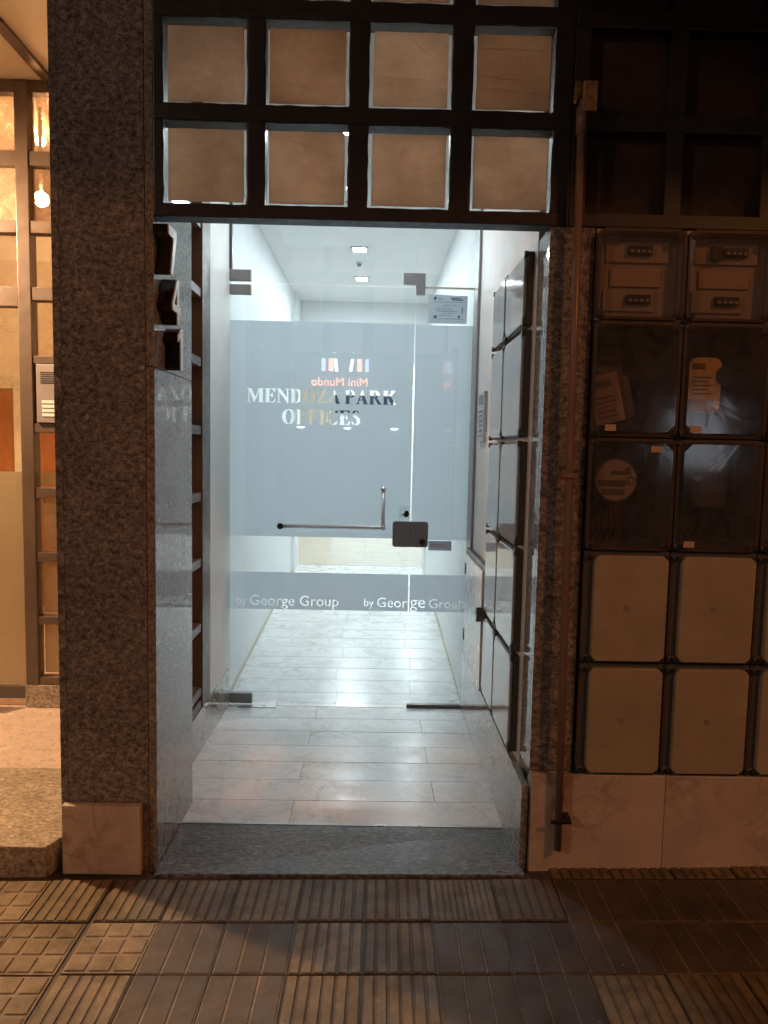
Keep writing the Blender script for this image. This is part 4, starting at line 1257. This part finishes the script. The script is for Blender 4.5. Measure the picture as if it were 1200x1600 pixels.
li = thing('lobby_intercom', 'grey intercom panel with four call buttons in the lobby window grid', 'intercom', (-1.55, YG, 1.47))
IX0, IX1 = -1.648, -1.500
box('plate', IX0, IX1, YG - 0.022, YG + 0.0145, 1.478, 1.760, 'gilt', li, 0.003)
boxes('speaker_slots', [(IX0 + 0.02, IX1 - 0.012, YG - 0.0235, YG - 0.0215, 1.668 + 0.010 * k, 1.672 + 0.010 * k) for k in range(6)], 'black', li)
for k in range(4):
    nb = box('name_slot', IX0 + 0.026, IX0 + 0.090, YG - 0.0245, YG - 0.0222, 1.508 + 0.021 * k, 1.523 + 0.021 * k, 'white_gloss', li, 0.001)
    disc('call_button', (IX0 + 0.108, YG - 0.025, 1.5155 + 0.021 * k), 0.0085, 0.008, 'y', 'chrome', li, 14)

ld = thing('lobby_glass_door', 'frosted glass lobby door at the left edge', 'door', (-2.3, YG, 0.06))
box('glass_pane', -2.72, -1.742, YG + 0.016, YG + 0.026, 0.15, 2.035, 'glass', ld)
box('bottom_rail', -2.72, -1.742, YG + 0.004, YG + 0.038, 0.088, 0.149, 'bronze', ld, 0.003)
box('top_rail', -2.72, -1.742, YG + 0.004, YG + 0.038, 2.036, 2.092, 'steel_black', ld, 0.003)
cx4, cz4 = -2.2, 0.7
lt = fit(sans_polys('Group', 0.1), -2.05, -1.78, 0.23)
lt = [[(p[0] - cx4, p[1] - cz4) for p in c_] for c_ in lt]
sheet('frosted_film', [rect(-2.715 - cx4, -1.746 - cx4, 0.155 - cz4, 1.235 - cz4)], 0.0008, 'film_lobby', ld, (cx4, YG + 0.0275, cz4))
mp = thing('door_sill_plate', 'grey metal sill plate on the floor before the lobby door', 'sill plate', (-2.1, YG, 0.05))
prism('plate', [(-2.7, YG - 0.10), (-1.80, YG - 0.10), (-1.735, YG - 0.022), (-2.7, YG - 0.022)], 0.0495, 0.0545, 'z', 'alu', mp)

# lobby room
st('lobby_wall_far', -4.2, -1.0205, 3.62, 3.75, 0.0, 3.4, 'lobby_paint')
st('lobby_wall_left', -4.32, -4.2, YG, 3.75, 0.0, 3.4, 'lobby_paint')
st('lobby_ceiling', -4.2, -1.0205, YG + 0.06, 3.62, 3.30, 3.4, 'lobby_paint')
st('lobby_soffit', -3.6, -1.0215, 0.0, YG + 0.06, 3.078, 3.119, 'lobby_paint')
st('lobby_recess_wall_left', -3.75, -3.6, 0.0, 1.3, -0.1, 3.119, 'marble_wall')
st('recess_party_wall', -1.0195, -0.905, 0.456, 0.7, 3.0, 3.119, 'lobby_paint')
box('soffit_strip', -1.585, -1.535, 0.0, YG - 0.02, 3.060, 3.0775, 'steel_brown', bpy.data.objects['lobby_soffit'], 0.003)
ww = st('lobby_wainscot_shade', -4.19, -1.03, 3.600, 3.6195, 0.046, 2.84, 'marble_wall')  # darker marble carried up to paint the shaded lower part of the wall
for xa, xb, nm, lb in ((-3.75, -2.935, 'wooden_door', 'varnished brown wooden door with marble surround seen through the lobby door'), (-2.80, -2.05, 'wooden_door', 'varnished brown wooden door seen through the lobby window panes')):
    d = thing(nm, lb, 'door', ((xa + xb) / 2, 3.58, 0.05))
    box('leaf', xa, xb, 3.555, 3.588, 0.05, 1.815, 'wood', d, 0.003)
    boxes('door_frame', [(xa - 0.06, xa - 0.001, 3.55, 3.599, 0.05, 1.98), (xb + 0.001, xb + 0.06, 3.55, 3.599, 0.05, 1.98), (xa, xb, 3.55, 3.599, 1.818, 1.98)], 'marble_wall', d, 0.003)
    box('handle', xb - 0.09, xb - 0.06, 3.52, 3.5545, 0.95, 1.07, 'alu', d, 0.003)

def globe(c, r, label, drop, k=1.0, soffit_shield=0.0):
    t = thing('globe_lamp', label, 'lamp', (c[0], c[1], c[2]), 'warm lobby bulbs')
    ball('bulb', c, r, emit('lobby bulb', LOBBY_COL, LOBBY_L * k), t, 14)
    tube('stem', [(c[0], c[1], c[2] + r * 0.9), (c[0], c[1], c[2] + drop)], 0.012, 'bronze', t, 10)
    if soffit_shield:  # added cone, keeps the bulb's upward light off the soffit
        bm = bmesh.new()
        bmesh.ops.create_cone(bm, cap_ends=False, segments=24, radius1=soffit_shield, radius2=0.03, depth=0.07)
        obj('soffit_shield', mesh_from(bm, True), 'bronze', t, (c[0], c[1], c[2] + 0.06))
globe((-1.965, 2.0, 2.79), 0.042, 'warm bright bulb glowing through the lobby pane beside the pillar', 0.51, 0.65)
globe((-2.10, 2.3, 3.235), 0.030, 'small bulb added for the reflected glow in the topmost lobby pane', 0.065, 0.5)  # added bulb, stands in for a glow reflected in the pane
globe((-2.55, 0.80, 2.56), 0.055, 'warm bulb under an added light shield, hanging from the lobby recess soffit beyond the left edge', 0.517, 2.2, 0.16)

# ==================================================================== ACROSS THE STREET (seen mirrored in the glass)
sh = thing('toy_shop_building', 'shop across the street with lit mini mundo sign, mirrored in the door glass', 'building', (0, -9.6, -0.05))
box('wall', -14, 14, -10.4, -9.8, -0.05, 6.5, 'shutter', sh)
txt = fit(sans_polys('Mini Mundo', 0.3), -0.59, 0.59, 0.0)
sheet('sign_letters', txt, 0.03, 'sign_orange', sh, (-0.78, -9.55, 2.74), (-1, 0, 0), (0, 0, 1))
for dx, w, mt, tilt in ((-0.50, 0.075, 'sign_violet', 0), (-0.33, 0.10, 'sign_orange', 0), (-0.165, 0.06, 'sign_white', -0.05), (0.13, 0.06, 'sign_white', 0.05), (0.27, 0.10, 'sign_orange', 0), (0.42, 0.08, 'sign_violet', 0)):
    prism('sign_bar', [(-0.74 - dx, 3.05), (-0.74 - dx + w, 3.05), (-0.74 - dx + w - tilt, 3.44), (-0.74 - dx - tilt, 3.44)], -9.60, -9.55, 'y', mt, sh)
box('shop_window', -2.0, 0.6, -9.82, -9.795, 0.4, 2.0, 'shutter', sh)
for xx in (-1.35, -0.35, 0.65):
    disc('window_lamp', (xx - 0.25, -9.7, 1.86), 0.09, 0.02, 'y', 'shopdown', sh, 16, 0.025)
box('shop_window', 5.0, 5.9, -9.80, -9.78, 1.25, 2.2, 'shopwin', sh)

def street_lamp(x, y, h, W, colr, label, size):
    t = thing('street_lamp', label, 'street lamp', (x, y, -0.1))
    tube('pole', [(x, y - 1.1, -0.1), (x, y - 1.1, h - 0.5), (x, y - 0.9, h + 0.05), (x, y - 0.3, h + 0.12)], 0.06, 'pole', t, 12)
    box('lamp_head', x - 0.15, x + 0.15, y - 0.35, y + 0.3, h + 0.06, h + 0.18, 'pole', t, 0.02)
    ld_ = bpy.data.lights.new('street_light', 'POINT')
    ld_.energy = W
    ld_.color = colr
    ld_.shadow_soft_size = size
    lo_ = bpy.data.objects.new('street_light', ld_)
    lo_.location = Vector((x, y, h)) - wl(t)
    link(lo_, t)
    em = emit('street lamp glass', colr, 40.0)
    box('lamp_glass', x - 0.10, x + 0.10, y - 0.2, y + 0.2, h + 0.03, h + 0.058, em, t)
    return t
street_lamp(4.6, -4.6, 5.6, SODIUM_W, SODIUM_COL, 'sodium street lamp behind the viewer, lighting the meter wall orange', 0.30)
street_lamp(-9.0, -7.6, 6.0, AVENUE_W, AVENUE_COL, 'street lamp farther along the street behind the viewer', 0.3)

# ---- grit lying on the pavement
bm = bmesh.new()
gr = random.Random(11)
for k in range(70):
    x, y = gr.uniform(-1.3, 1.3), gr.uniform(-0.75, -0.09)
    r_ = gr.choice((0.0012, 0.0016, 0.002, 0.003))
    res = bmesh.ops.create_icosphere(bm, subdivisions=1, radius=r_)
    for v in res['verts']:
        v.co = Vector((x + v.co.x * gr.uniform(0.7, 1.5), y + v.co.y, zp(x) + 0.0005 + v.co.z * 0.7))
tag(obj('grit', mesh_from(bm), 'concrete'), 'scattered pale grit on the ribbed pavement', 'grit', None, 'stuff')
